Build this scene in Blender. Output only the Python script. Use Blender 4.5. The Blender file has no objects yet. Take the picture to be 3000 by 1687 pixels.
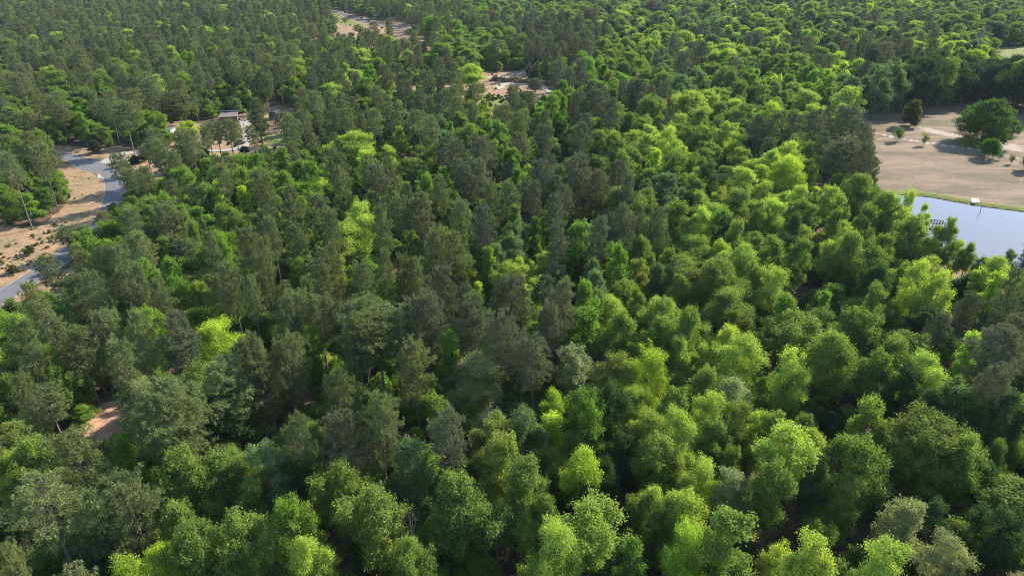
import bpy, math, random
import numpy as np

S = bpy.context.scene
C = S.collection
rng = np.random.default_rng(7)
random.seed(7)
PI = math.pi

# ------------------------------------------------------------------ camera
H = 80.0
TH = math.radians(27.5)
F = 2000.0                       # focal length in photo pixels (photo 3000 x 1687)
cd = bpy.data.cameras.new('camera'); cam = bpy.data.objects.new('camera', cd); C.objects.link(cam)
cam.location = (0, 0, H); cam.rotation_euler = (PI/2-TH, 0, 0)
cd.sensor_width = 36; cd.lens = 24; cd.clip_start = 1; cd.clip_end = 6000
S.camera = cam

# ------------------------------------------------------------------ light
SUN_EL = math.radians(34); SUN_AZ = math.radians(54)      # azimuth from +Y towards +X
w = bpy.data.worlds.new('World'); S.world = w; w.use_nodes = True
nt = w.node_tree; bg = nt.nodes['Background']
sky = nt.nodes.new('ShaderNodeTexSky'); sky.sky_type = 'NISHITA'; sky.sun_disc = False
sky.sun_elevation = SUN_EL; sky.sun_rotation = SUN_AZ; sky.air_density = 1.0; sky.dust_density = 0.3; sky.ozone_density = 1.3
nt.links.new(sky.outputs[0], bg.inputs[0]); bg.inputs[1].default_value = 0.15
sd = bpy.data.lights.new('sun', 'SUN'); sd.energy = 4.15; sd.angle = math.radians(0.5); sd.color = (1, .93, .82)
sun = bpy.data.objects.new('sun', sd); C.objects.link(sun)
from mathutils import Vector, Euler
sv = Vector((math.sin(SUN_AZ)*math.cos(SUN_EL), math.cos(SUN_AZ)*math.cos(SUN_EL), math.sin(SUN_EL)))
sun.rotation_euler = sv.to_track_quat('Z', 'Y').to_euler(); sun.location = (200, 200, 300)
S.view_settings.view_transform = 'Standard'; S.view_settings.look = 'None'
S.view_settings.gamma = 1; S.view_settings.exposure = 1.32
S.cycles.max_bounces = 5; S.cycles.diffuse_bounces = 3; S.cycles.glossy_bounces = 2; S.cycles.transmission_bounces = 3
S.cycles.transparent_max_bounces = 4
S.cycles.use_denoising = True; S.cycles.sample_clamp_indirect = 1.2; S.cycles.sample_clamp_direct = 6; S.cycles.filter_width = 0.9; S.cycles.denoising_prefilter = 'NONE'; S.cycles.use_adaptive_sampling = False

# ------------------------------------------------------------------ photo pixel <-> place
ct, st = math.cos(TH), math.sin(TH)
def ray(x, y):
    a = (np.asarray(x, float)-1500)/F; b = (843.5-np.asarray(y, float))/F
    return a, ct+b*st, -st+b*ct
def gp(x, y, z=0.0):              # point at height z seen at photo pixel
    dx, dy, dz = ray(x, y); t = (H-z)/-dz
    return dx*t, dy*t
def proj(X, Y, Z):
    X = np.asarray(X, float); Y = np.asarray(Y, float); dz = np.asarray(Z, float)-H
    zc = Y*ct-dz*st; yc = Y*st+dz*ct
    zc = np.where(zc < 1, 1, zc)
    return 1500+F*X/zc, 843.5-F*yc/zc, zc
def pip(px, py, poly):            # point in polygon, vectorised
    px = np.asarray(px, float); py = np.asarray(py, float); ins = np.zeros(px.shape, bool)
    n = len(poly); j = n-1
    for i in range(n):
        xi, yi = poly[i]; xj, yj = poly[j]
        if yi != yj:
            c = ((yi > py) != (yj > py)) & (px < (xj-xi)*(py-yi)/(yj-yi)+xi)
            ins ^= c
        j = i
    return ins
def wpoly(pts): return [tuple(float(v) for v in gp(x, y)) for x, y in pts]
def smooth(pts, n=6):             # catmull-rom through points
    pts = [np.array(p, float) for p in pts]; out = []
    for i in range(len(pts)-1):
        p0 = pts[max(i-1, 0)]; p1 = pts[i]; p2 = pts[i+1]; p3 = pts[min(i+2, len(pts)-1)]
        for k in range(n):
            t = k/n
            out.append(.5*((2*p1)+(-p0+p2)*t+(2*p0-5*p1+4*p2-p3)*t*t+(-p0+3*p1-3*p2+p3)*t**3))
    out.append(pts[-1]); return out

# ------------------------------------------------------------------ materials
def newmat(name):
    m = bpy.data.materials.new(name); m.use_nodes = True
    return m, m.node_tree, m.node_tree.nodes['Principled BSDF']
def N(t, ty, **kw):
    n = t.nodes.new(ty)
    for k, v in kw.items(): setattr(n, k, v)
    return n
def noise(t, scale, detail=4, rough=.6, coord='Object'):
    tc = N(t, 'ShaderNodeTexCoord'); n = N(t, 'ShaderNodeTexNoise')
    n.inputs['Scale'].default_value = scale; n.inputs['Detail'].default_value = detail; n.inputs['Roughness'].default_value = rough
    t.links.new(tc.outputs[coord], n.inputs['Vector']); return n
def ramp(t, src, stops):
    r = N(t, 'ShaderNodeValToRGB'); e = r.color_ramp.elements
    e[0].position, e[0].color = stops[0][0], (*stops[0][1], 1)
    e[1].position, e[1].color = stops[-1][0], (*stops[-1][1], 1)
    for p, c in stops[1:-1]:
        q = e.new(p); q.color = (*c, 1)
    t.links.new(src, r.inputs[0]); return r
def mixc(t, f, a, b, mode='MIX'):
    m = N(t, 'ShaderNodeMix', data_type='RGBA', blend_type=mode)
    for s, v in ((0, f), (6, a), (7, b)):
        if isinstance(v, bpy.types.NodeSocket): t.links.new(v, m.inputs[s])
        elif s == 0: m.inputs[0].default_value = v
        else: m.inputs[s].default_value = (*v, 1)
    return m.outputs[2]
def noisy(name, c1, c2, scale=1.0, rough=.85, bump=.0, spec=.3, coord='Object'):
    m, t, b = newmat(name)
    n = noise(t, scale, 6, .65, coord); r = ramp(t, n.outputs[0], [(.3, c1), (.7, c2)])
    t.links.new(r.outputs[0], b.inputs['Base Color']); b.inputs['Roughness'].default_value = rough
    b.inputs['Specular IOR Level'].default_value = spec
    if bump:
        bp = N(t, 'ShaderNodeBump'); bp.inputs['Strength'].default_value = bump
        t.links.new(n.outputs[0], bp.inputs['Height']); t.links.new(bp.outputs[0], b.inputs['Normal'])
    return m

def foliage(name, trans, clump, sat=1.0):
    m, t, b = newmat(name); t.nodes.remove(b); out = t.nodes['Material Output']
    at = N(t, 'ShaderNodeAttribute', attribute_type='INSTANCER', attribute_name='tint')
    g = N(t, 'ShaderNodeNewGeometry')
    rp = ramp(t, g.outputs['Random Per Island'], [(0, (.70, .72, .76)), (.5, (.98, .98, .95)), (1, (1.32, 1.28, 1.10))])
    c = mixc(t, 1.0, at.outputs['Color'], rp.outputs[0], 'MULTIPLY')
    n = noise(t, clump, 3, .5); r2 = ramp(t, n.outputs[0], [(.3, (.74, .80, .86)), (.7, (1.18, 1.16, 1.0))])
    c = mixc(t, 1.0, c, r2.outputs[0], 'MULTIPLY')
    d = N(t, 'ShaderNodeBsdfDiffuse'); tr = N(t, 'ShaderNodeBsdfTranslucent'); gl = N(t, 'ShaderNodeBsdfGlossy')
    gl.inputs['Roughness'].default_value = .6; gl.inputs['Color'].default_value = (1, 1, 1, 1)
    t.links.new(c, d.inputs[0])
    tc = mixc(t, 1.0, c, (1.18, 1.24, .58), 'MULTIPLY'); t.links.new(tc, tr.inputs[0])
    m1 = N(t, 'ShaderNodeMixShader'); m1.inputs[0].default_value = trans
    t.links.new(d.outputs[0], m1.inputs[1]); t.links.new(tr.outputs[0], m1.inputs[2])
    m2 = N(t, 'ShaderNodeMixShader'); m2.inputs[0].default_value = .006
    t.links.new(m1.outputs[0], m2.inputs[1]); t.links.new(gl.outputs[0], m2.inputs[2])
    t.links.new(m2.outputs[0], out.inputs[0]); return m

M = {}
M['leaf'] = foliage('leaves', .48, .22)
M['needle'] = foliage('needles', .22, .3)
M['pine_bark'] = noisy('pine_bark', (.11, .085, .07), (.24, .19, .155), 3.0, .9, .3)
M['bark'] = noisy('bark', (.10, .09, .075), (.22, .20, .17), 2.5, .9, .3)
M['dead'] = noisy('dead_wood', (.28, .26, .24), (.45, .42, .39), 3.0, .9)
M['asphalt'] = noisy('asphalt', (.115, .108, .112), (.155, .147, .150), .35, .85, .05)
M['concrete'] = noisy('concrete', (.27, .24, .205), (.38, .34, .29), .5, .85, .05)
M['gravel'] = noisy('gravel', (.30, .245, .185), (.44, .37, .28), .8, .95, .2)
M['wood'] = noisy('brown_wood', (.07, .05, .04), (.14, .10, .075), 3, .85)
M['wood_pale'] = noisy('weathered_boards', (.22, .20, .17), (.34, .31, .27), 3, .85)
M['roof'] = noisy('sheet_roof', (.145, .12, .10), (.205, .17, .145), 1.2, .9)
M['wall'] = noisy('shed_boards', (.11, .08, .06), (.18, .13, .10), 2, .8)
M['white'] = noisy('white_paint', (.70, .70, .68), (.82, .82, .80), .7, .4)
M['dark'] = noisy('dark_opening', (.012, .012, .012), (.03, .028, .025), 1, .6)
M['rubber'] = noisy('rubber', (.02, .02, .02), (.04, .04, .04), 3, .8)
M['car'] = noisy('dark_paint', (.015, .02, .025), (.025, .03, .035), .5, .25, 0, .6)
M['glass'] = noisy('dark_glass', (.02, .025, .03), (.04, .045, .05), .5, .08, 0, .8)
M['metal'] = noisy('dull_metal', (.16, .16, .16), (.26, .26, .26), 2, .5)
M['stone'] = noisy('pale_stone', (.40, .36, .31), (.56, .52, .34), 2, .9, .3)
m, t, b = newmat('pond_water')
b.inputs['Base Color'].default_value = (.125, .12, .135, 1); b.inputs['Roughness'].default_value = .07; b.inputs['IOR'].default_value = 1.33
n = noise(t, 1.3, 4, .6); bp = N(t, 'ShaderNodeBump'); bp.inputs['Strength'].default_value = .06; bp.inputs['Distance'].default_value = .2
t.links.new(n.outputs[0], bp.inputs['Height']); t.links.new(bp.outputs[0], b.inputs['Normal']); M['water'] = m

# ground: straw floor, sand, dry field and grass by weight maps painted with shapes of the place
m, t, b = newmat('ground'); b.inputs['Roughness'].default_value = .95; b.inputs['Specular IOR Level'].default_value = .15
def attr(nm):
    a = N(t, 'ShaderNodeAttribute', attribute_name=nm); return a.outputs['Fac']
nb = noise(t, .05, 5, .6); nf = noise(t, .45, 8, .7); nm_ = noise(t, .16, 6, .65)
def edge(nm, lo=.42, hi=.58, amt=.5):
    a = N(t, 'ShaderNodeMath', operation='MULTIPLY_ADD'); t.links.new(nf.outputs[0], a.inputs[0]); a.inputs[1].default_value = amt
    t.links.new(attr(nm), a.inputs[2])
    r = N(t, 'ShaderNodeMapRange', interpolation_type='SMOOTHSTEP'); t.links.new(a.outputs[0], r.inputs[0])
    r.inputs[1].default_value = lo+amt*.5; r.inputs[2].default_value = hi+amt*.5; return r.outputs[0]
straw = ramp(t, nf.outputs[0], [(.28, (.035, .026, .018)), (.48, (.115, .062, .04)), (.62, (.20, .115, .08)), (.78, (.27, .18, .13))])
dg = ramp(t, nm_.outputs[0], [(.45, (.2, .2, .2)), (.6, (1, 1, 1))])
straw_c = mixc(t, dg.outputs[0], (.045, .06, .02), straw.outputs[0])
sand1 = ramp(t, nf.outputs[0], [(.25, (.15, .10, .055)), (.45, (.26, .178, .105)), (.62, (.35, .235, .138)), (.8, (.43, .315, .20))])
sand2 = ramp(t, nm_.outputs[0], [(.36, (.66, .70, .60)), (.5, (.95, .93, .9)), (.64, (1.12, .98, .86))])
sand_c = mixc(t, 1.0, sand1.outputs[0], sand2.outputs[0], 'MULTIPLY')
red_c = mixc(t, 1.0, ramp(t, nf.outputs[0], [(.3, (.28, .145, .09)), (.6, (.50, .29, .19)), (.8, (.58, .37, .25))]).outputs[0], (1, 1, 1), 'MULTIPLY')
f1 = ramp(t, nf.outputs[0], [(.2, (.145, .106, .070)), (.5, (.19, .142, .095)), (.8, (.24, .183, .126))])
tc = N(t, 'ShaderNodeTexCoord'); mp = N(t, 'ShaderNodeMapping'); mp.inputs['Scale'].default_value = (.03, .11, 1); mp.inputs['Rotation'].default_value = (0, 0, .18)
ns = N(t, 'ShaderNodeTexNoise'); ns.inputs['Scale'].default_value = 1; ns.inputs['Detail'].default_value = 7; ns.inputs['Roughness'].default_value = .62
t.links.new(tc.outputs['Object'], mp.inputs[0]); t.links.new(mp.outputs[0], ns.inputs['Vector'])
f2 = ramp(t, ns.outputs[0], [(.38, (.60, .68, .52)), (.5, (.92, .90, .84)), (.62, (1.25, 1.16, 1.08))])
field_c = mixc(t, 1.0, f1.outputs[0], f2.outputs[0], 'MULTIPLY')
gr = ramp(t, nf.outputs[0], [(.25, (.07, .085, .018)), (.5, (.15, .165, .04)), (.75, (.24, .23, .08))])
c = straw_c
c = mixc(t, edge('field', .4, .6, .3), c, field_c)
c = mixc(t, edge('sand'), c, sand_c)
c = mixc(t, edge('red'), c, red_c)
c = mixc(t, edge('grass', .35, .65, .9), c, gr.outputs[0])
c = mixc(t, edge('pale', .35, .65, .7), c, (.35, .285, .215))
c = mixc(t, edge('mud', .4, .6, .3), c, (.045, .035, .025))
t.links.new(c, b.inputs['Base Color'])
bp = N(t, 'ShaderNodeBump'); bp.inputs['Strength'].default_value = .5; bp.inputs['Distance'].default_value = .35
t.links.new(nf.outputs[0], bp.inputs['Height']); t.links.new(bp.outputs[0], b.inputs['Normal']); M['ground'] = m

# ------------------------------------------------------------------ object helpers
def link_mesh(name, me, parent=None, mat=None):
    o = bpy.data.objects.new(name, me); C.objects.link(o)
    if parent: o.parent = parent
    if mat: me.materials.append(mat)
    return o
def tag(o, label=None, cat=None, group=None, kind=None):
    if label: o['label'] = label
    if cat: o['category'] = cat
    if group: o['group'] = group
    if kind: o['kind'] = kind
    return o
def empty(name, loc, rz=0.0):
    o = bpy.data.objects.new(name, None); C.objects.link(o); o.empty_display_size = .5
    o.location = loc; o.rotation_euler = (0, 0, rz); return o
def mesh_np(name, V, Fq, n=4, smooth_=False):
    V = np.asarray(V, np.float32); Fq = np.asarray(Fq, np.int32)
    me = bpy.data.meshes.new(name); me.vertices.add(len(V)); me.vertices.foreach_set('co', V.ravel())
    me.loops.add(Fq.size); me.loops.foreach_set('vertex_index', Fq.ravel())
    me.polygons.add(len(Fq)); me.polygons.foreach_set('loop_start', np.arange(0, Fq.size, n, dtype=np.int32))
    me.polygons.foreach_set('loop_total', np.full(len(Fq), n, np.int32))
    if smooth_: me.polygons.foreach_set('use_smooth', np.ones(len(Fq), bool))
    me.update(calc_edges=True); return me

class MB:
    def __init__(s): s.v = []; s.f = []
    def add(s, V, Fs):
        o = len(s.v); s.v += [tuple(map(float, p)) for p in V]; s.f += [tuple(i+o for i in f) for f in Fs]
    def box(s, c, d, rz=0.0, bev=0.0):
        x, y, z = [k/2 for k in d]; ca, sa = math.cos(rz), math.sin(rz)
        V = []
        for k in (-z, z):
            for i, j in ((-x, -y), (x, -y), (x, y), (-x, y)):
                V.append((c[0]+i*ca-j*sa, c[1]+i*sa+j*ca, c[2]+k))
        s.add(V, [(0, 3, 2, 1), (4, 5, 6, 7), (0, 1, 5, 4), (1, 2, 6, 5), (2, 3, 7, 6), (3, 0, 4, 7)])
    def tube(s, pts, rad, n=6):
        pts = [np.array(p, float) for p in pts]
        if not hasattr(rad, '__len__'): rad = [rad]*len(pts)
        V = []; Fs = []
        for i, p in enumerate(pts):
            d = pts[min(i+1, len(pts)-1)]-pts[max(i-1, 0)]; d = d/(np.linalg.norm(d)+1e-9)
            a = np.cross(d, (0, 0, 1) if abs(d[2]) < .9 else (1, 0, 0)); a /= np.linalg.norm(a); b_ = np.cross(d, a)
            for k in range(n):
                th = 2*PI*k/n; V.append(p+rad[i]*(a*math.cos(th)+b_*math.sin(th)))
        for i in range(len(pts)-1):
            for k in range(n):
                k2 = (k+1) % n; Fs.append((i*n+k, i*n+k2, (i+1)*n+k2, (i+1)*n+k))
        Fs.append(tuple(range(n))[::-1]); Fs.append(tuple((len(pts)-1)*n+k for k in range(n)))
        s.add(V, Fs)
    def prism(s, prof, y0, y1, axis='y'):   # profile (x,z) extruded along y
        n = len(prof); V = [(x, y0, z) for x, z in prof]+[(x, y1, z) for x, z in prof]
        Fs = [tuple(range(n)), tuple(range(n, 2*n))[::-1]]+[(i, n+i, n+(i+1) % n, (i+1) % n) for i in range(n)]
        s.add(V, Fs)
    def mesh(s, name):
        me = bpy.data.meshes.new(name); me.from_pydata(s.v, [], s.f); me.update(); return me
    def build(s, name, mat, parent=None): return link_mesh(name, s.mesh(name), parent, mat)

# ------------------------------------------------------------------ shapes on the ground (traced, then laid out in metres)
VERGE = [(150, 474), (241, 486), (303, 530), (318, 548), (316, 607), (260, 690), (200, 745), (114, 800), (-200, 930), (-300, 640), (0, 655), (97, 676), (172, 620), (207, 579), (193, 520)]
VERGE2 = [(-200, 985), (-40, 905), (90, 848), (160, 815), (260, 745), (290, 780), (200, 870), (110, 900), (60, 935), (-100, 1010)]
NORTH = [(-100, 395), (60, 405), (170, 424), (250, 432), (330, 434), (480, 425), (500, 450), (330, 478), (170, 470), (60, 440), (-100, 410)]
EAST = [(372, 462), (450, 470), (520, 500), (440, 560), (375, 560), (352, 500)]
YARD = [(477, 352), (595, 364), (653, 350), (678, 336), (760, 325), (830, 312), (900, 330), (870, 400), (860, 470), (790, 500), (719, 510), (595, 500), (480, 490), (470, 460), (500, 425), (505, 400), (470, 384)]
LAWN = [(771, 392), (830, 392), (850, 425), (780, 424)]
LAWN2 = [(480, 462), (616, 468), (640, 482), (520, 500), (470, 485)]
TOPC = [(930, 20), (975, 30), (1000, 32), (1095, 60), (1200, 70), (1210, 95), (1260, 130), (1290, 160), (1240, 175), (1180, 185), (1080, 165), (960, 170), (900, 150), (900, 110), (990, 95), (960, 50)]
TOPG = [(955, 118), (1030, 125), (1060, 150), (1000, 165), (955, 140)]
TOPG2 = [(940, 55), (975, 38), (1040, 66), (1080, 75), (1010, 78), (970, 62)]
MID = [(1400, 205), (1470, 212), (1540, 206), (1545, 222), (1560, 240), (1610, 248), (1660, 280), (1640, 305), (1560, 330), (1500, 330), (1440, 340), (1400, 320), (1180, 290), (1060, 285), (1070, 250), (1200, 248), (1320, 245), (1400, 240)]
MIDG = [(1415, 275), (1490, 282), (1480, 310), (1450, 335), (1410, 322)]
BLC = [(180, 1275), (250, 1225), (304, 1180), (375, 1165), (520, 1130), (500, 1180), (380, 1240), (345, 1275), (300, 1300), (200, 1300)]
FIELD = [(2480, 330), (2600, 305), (2720, 300), (2830, 285), (3300, 300), (3300, 800), (2900, 900), (2790, 870), (2700, 800), (2560, 560), (2540, 470), (2480, 420)]
TRF = [(2880, 143), (3300, 120), (3300, 185), (2890, 168)]
POND = [(2612, 573), (2640, 569), (2664, 569), (2733, 576), (2802, 589), (2888, 603), (3000, 618), (3120, 640), (3200, 700), (3150, 830), (3000, 830), (2880, 795), (2810, 760), (2750, 745), (2700, 690), (2660, 640), (2615, 600)]
BANDPALE = [(2668, 366), (2720, 372), (2790, 388), (2870, 404), (3010, 425), (3010, 455), (2870, 424), (2780, 404), (2700, 388)]
TOPR = [(560, 0), (620, 8), (690, 24), (740, 40), (700, 60), (640, 42), (580, 20)]
# clear views on to open ground (no filler tree may stand in front of these)
OPEN = [
 [(190, 466), (330, 440), (420, 445), (440, 470), (372, 475), (360, 560), (300, 650), (250, 690), (200, 690), (140, 730), (80, 790), (100, 850), (40, 870), (-60, 930), (-60, 690), (60, 690), (97, 676), (172, 620), (207, 579), (193, 520)],
 [(180, 424), (330, 434), (330, 445), (190, 446)],
 [(485, 360), (550, 364), (560, 395), (500, 395)], [(655, 345), (730, 333), (800, 325), (812, 380), (715, 362), (655, 362)], [(712, 362), (728, 362), (728, 395), (712, 395)], [(768, 370), (812, 376), (805, 412), (770, 425)],
 [(972, 32), (1040, 44), (1095, 62), (1130, 66), (1060, 78), (1010, 72)], [(1160, 88), (1195, 100), (1190, 125), (1155, 115)],
 [(1408, 208), (1470, 212), (1530, 212), (1530, 232), (1490, 245), (1620, 262), (1610, 275), (1560, 258), (1480, 270), (1480, 300), (1450, 320), (1425, 300), (1425, 250), (1410, 235)],
 [(196, 1280), (245, 1230), (304, 1180), (352, 1175), (352, 1235), (337, 1272), (270, 1290)],
 [(2543, 345), (2640, 330), (2700, 312), (2830, 300), (2880, 300), (2930, 330), (3010, 345), (3010, 705), (2960, 740), (2860, 762), (2790, 725), (2770, 670), (2735, 650), (2700, 590), (2620, 575), (2590, 560), (2570, 525), (2600, 490), (2585, 440), (2560, 385)],
 [(2905, 150), (3010, 145), (3010, 168), (2925, 166)],
]
ROADPX = [(-160, 985), (-70, 915), (0, 872), (86, 819), (140, 783), (193, 745), (241, 712), (290, 665), (325, 612), (338, 560), (334, 528), (312, 500), (276, 484), (236, 471), (193, 458), (130, 444), (50, 425), (-60, 403), (-200, 380)]
DRIVE = [(306, 478), (318, 468), (345, 455), (396, 447), (450, 443), (520, 441), (590, 443), (673, 440)]
DRIVE2 = [(312, 480), (362, 468), (424, 463), (470, 452), (520, 441)]
DRIVE3 = [(660, 441), (705, 432), (722, 410), (724, 385), (716, 360), (700, 352)]
TOPROAD = [(900, 12), (960, 30), (1010, 44), (1060, 60), (1110, 72), (1180, 84), (1260, 90)]
TRACK = [(2520, 383), (2567, 391), (2647, 408), (2750, 424), (2871, 441), (3000, 468), (3100, 492), (3250, 530)]
SANDROAD = [(1340, 232), (1405, 228), (1440, 226), (1480, 222), (1510, 217), (1545, 213)]
ARC = [(1455, 262), (1480, 245), (1520, 246), (1570, 250), (1600, 262), (1625, 280), (1600, 310), (1575, 335)]

def dist_poly(px, py, poly):
    d = np.full(px.shape, 1e9)
    for i in range(len(poly)):
        x0, y0 = poly[i-1]; x1, y1 = poly[i]; dx, dy = x1-x0, y1-y0; L = dx*dx+dy*dy+1e-9
        t_ = np.clip(((px-x0)*dx+(py-y0)*dy)/L, 0, 1)
        d = np.minimum(d, np.hypot(px-x0-t_*dx, py-y0-t_*dy))
    return np.where(pip(px, py, poly), d, -d)
def dist_line(px, py, pts):
    d = np.full(px.shape, 1e9)
    for i in range(len(pts)-1):
        x0, y0 = pts[i]; x1, y1 = pts[i+1]; dx, dy = x1-x0, y1-y0; L = dx*dx+dy*dy+1e-9
        t_ = np.clip(((px-x0)*dx+(py-y0)*dy)/L, 0, 1)
        d = np.minimum(d, np.hypot(px-x0-t_*dx, py-y0-t_*dy))
    return d
W = {k: wpoly(v) for k, v in dict(verge=VERGE, verge2=VERGE2, north=NORTH, east=EAST, yard=YARD, lawn=LAWN, lawn2=LAWN2, topc=TOPC, topg=TOPG, topg2=TOPG2, mid=MID, midg=MIDG, blc=BLC, field=FIELD, trf=TRF, band=BANDPALE, topr=TOPR).items()}
pw = [np.array(p) for p in wpoly(POND)]
POND_W = [tuple(p) for p in smooth(pw+[pw[0]], 5)[:-1]]
ROAD_W = smooth([gp(x, y) for x, y in ROADPX], 10)
OPENW = ['verge', 'verge2', 'north', 'east', 'yard', 'topc', 'mid', 'blc', 'field', 'trf', 'topr']

# ground sheet: fan-shaped grid, dense where the photo is near
nr, ncg = 620, 640
yy = np.concatenate([np.linspace(-60, 30, 12), 30*(2600/30)**(np.linspace(0, 1, nr)**.82)])
rows = []
GX = []; GY = []
for y_ in yy:
    half = max(1.05*max(y_, 0)+120, 60)
    GX.append(np.linspace(-half, half, ncg)); GY.append(np.full(ncg, y_))
GX = np.concatenate(GX); GY = np.concatenate(GY)
def lobe(d, s): return np.clip(.5+d/(2*s), 0, 1)
def uni(names, s): return np.max([lobe(dist_poly(GX, GY, W[n]), s) for n in names], axis=0)
wt = {}
dp = dist_poly(GX, GY, POND_W)
wt['field'] = uni(['field'], 4)
wt['sand'] = np.maximum(uni(['verge', 'verge2', 'north', 'east', 'yard', 'topc', 'mid', 'topr'], 2.5)*1.0, 0)
wt['red'] = uni(['blc'], 1.6)
rd = dist_line(GX, GY, ROAD_W)
wt['grass'] = np.maximum.reduce([uni(['lawn', 'lawn2', 'midg', 'topg', 'topg2', 'trf'], 2)*1.1, np.clip(.5+(dp+4.5)/3, 0, 1)*(dp < 3)*1.0,
                                 .42*np.exp(-((rd-9.5)/4)**2)*lobe(dist_poly(GX, GY, W['verge']), 3)])
pale = np.maximum.reduce([.62*lobe(dist_poly(GX, GY, W['band']), 3.5), .95*lobe(.5-np.abs(rd-3.5), .5)*(GY < 400)*.6])
trk = [tuple(map(float, gp(x, y))) for x, y in TRACK]
dt = dist_line(GX, GY, trk); pale = np.maximum(pale, lobe(.42-np.abs(dt-.85), .35))
pale = np.maximum(pale, .5*lobe(2.0-dt, 1.5))
wt['pale'] = pale
bankd = -dp
wt['mud'] = np.clip((dp+1.4)/1.4, 0, 1)*(dp < 3)
GZ = np.where(dp > -1.2, -np.clip((dp+1.2)/1.8, 0, 1)*1.5, 0)
hills = 0.25*np.sin(GX*.05+1)*np.sin(GY*.043)*np.clip((rd-12)/20, 0, 1)*np.clip((-dp-10)/20, 0, 1)*(wt['field'] < .1)
GZ = GZ+np.minimum(hills, 0)
idx = np.arange(len(yy)*ncg).reshape(len(yy), ncg)
Fq = np.stack([idx[:-1, :-1], idx[:-1, 1:], idx[1:, 1:], idx[1:, :-1]], -1).reshape(-1, 4)
V3 = np.stack([GX, GY, GZ], 1)
fc = wt['field'][Fq].mean(1) > .5; 
for nm, sel in (('ground', ~fc), ('field', fc)):
    ff = Fq[sel]; used, inv = np.unique(ff, return_inverse=True)
    me = mesh_np(nm, V3[used], inv.reshape(-1, 4), 4, True)
    for k, a in wt.items():
        at = me.attributes.new(k, 'FLOAT', 'POINT'); at.data.foreach_set('value', a[used].astype(np.float32))
    o = link_mesh(nm, me, None, M['ground'])
    tag(o, {'ground': 'brown pine straw and sandy forest floor under the trees', 'field': 'dry tan mown field beside the pond'}[nm], {'ground': 'ground', 'field': 'field'}[nm], kind='structure')

def ribbon(name, pts, width, z, mat, label, cat, jit=0.0):
    P = np.array(pts, float); d = np.gradient(P, axis=0); d /= np.linalg.norm(d, axis=1)[:, None]; nrm = np.stack([-d[:, 1], d[:, 0]], 1)
    wv = np.broadcast_to(np.asarray(width, float), (len(P),))/2+rng.uniform(-jit, jit, len(P))
    L = P+nrm*wv[:, None]; R = P-nrm*wv[:, None]; n = len(P)
    V = []; 
    for zz in (z, -.3):
        V += [(a[0], a[1], zz) for a in L]+[(a[0], a[1], zz) for a in R]
    Fs = [(i, n+i, n+i+1, i+1) for i in range(n-1)]
    Fs += [(2*n+i, i, i+1, 2*n+i+1) for i in range(n-1)]+[(n+i, 3*n+i, 3*n+i+1, n+i+1) for i in range(n-1)]
    me = bpy.data.meshes.new(name); me.from_pydata(V, [], Fs); me.update()
    return tag(link_mesh(name, me, None, mat), label, cat, kind='structure')
wid = np.full(len(ROAD_W), 6.3)
for i, p in enumerate(ROAD_W):                 # the bend flares at the junction
    q = proj(p[0], p[1], 0)
    wid[i] += 5.5*math.exp(-((float(q[0])-285)/42)**2-((float(q[1])-485)/16)**2)
kerb = noisy('kerb_concrete', (.27, .215, .155), (.37, .305, .225), .6, .9)
ribbon('kerb_strip', ROAD_W, wid+.6, .03, kerb, 'pale concrete edge along the winding asphalt road', 'kerb', .06)
ribbon('road', ROAD_W, wid, .05, M['asphalt'], 'grey asphalt road curving along the left side', 'road')
ribbon('driveway', smooth([gp(x, y) for x, y in DRIVE], 8), 3.6, .07, M['concrete'], 'pale driveway branching right off the road bend', 'driveway')
ribbon('driveway', smooth([gp(x, y) for x, y in DRIVE2], 8), 3.4, .09, M['concrete'], 'lower pale driveway rejoining the upper one behind the pines', 'driveway')
ribbon('driveway', smooth([gp(x, y) for x, y in DRIVE3], 8), 4.2, .11, noisy('lane_gravel', (.26, .22, .185), (.36, .31, .26), .5, .9), 'pale lane leading up to the fenced yard', 'driveway')
ribbon('road', smooth([gp(x, y) for x, y in TOPROAD], 8), 7.5, .05, M['asphalt'], 'grey asphalt cul-de-sac among pines near the top edge', 'road', .5)
ribbon('dirt_road', smooth([gp(x, y) for x, y in SANDROAD], 8), [5.0], .06, M['gravel'], 'pale sandy road beside the bright yellow-green tree', 'dirt road', .4)
ribbon('dirt_track', smooth([gp(x, y) for x, y in ARC], 8), [4.2], .06, M['gravel'], 'sandy track curving round the scrubby clearing', 'dirt track', .6)
ribbon('path', smooth([gp(x, y) for x, y in [(560, 2), (620, 10), (660, 18), (690, 26), (720, 40)]], 6), [9], .06, M['concrete'], 'white road surface glimpsed behind pines at the top edge', 'path', .3)
for cx, cy, rx, a0, a1 in ((2783, 486, 5.0, 2.0, 4.7), (2783, 486, 6.3, 2.0, 4.9), (2933, 522, 5.0, -1.2, 1.3), (2933, 522, 6.3, -1.3, 1.1), (2884, 508, 8.0, 3.5, 4.6)):
    X0, Y0 = gp(cx, cy); ribbon('tyre_track', [(X0+1.35*rx*math.cos(a0+(a1-a0)*k/16), Y0+rx*math.sin(a0+(a1-a0)*k/16)) for k in range(17)], .2*np.sin(np.linspace(.15, 3.0, 17)), .03, M['gravel'], 'faint curved tyre mark worn into the dry field', 'tyre track')
# white path by the cul-de-sac
ribbon('footpath', smooth([gp(x, y) for x, y in [(1083, 80), (1083, 95), (1081, 112), (1080, 120), (1070, 130), (1078, 150)]], 6), [.9], .08, M['concrete'], 'narrow white footpath running down from the cul-de-sac', 'path', .1)
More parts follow.
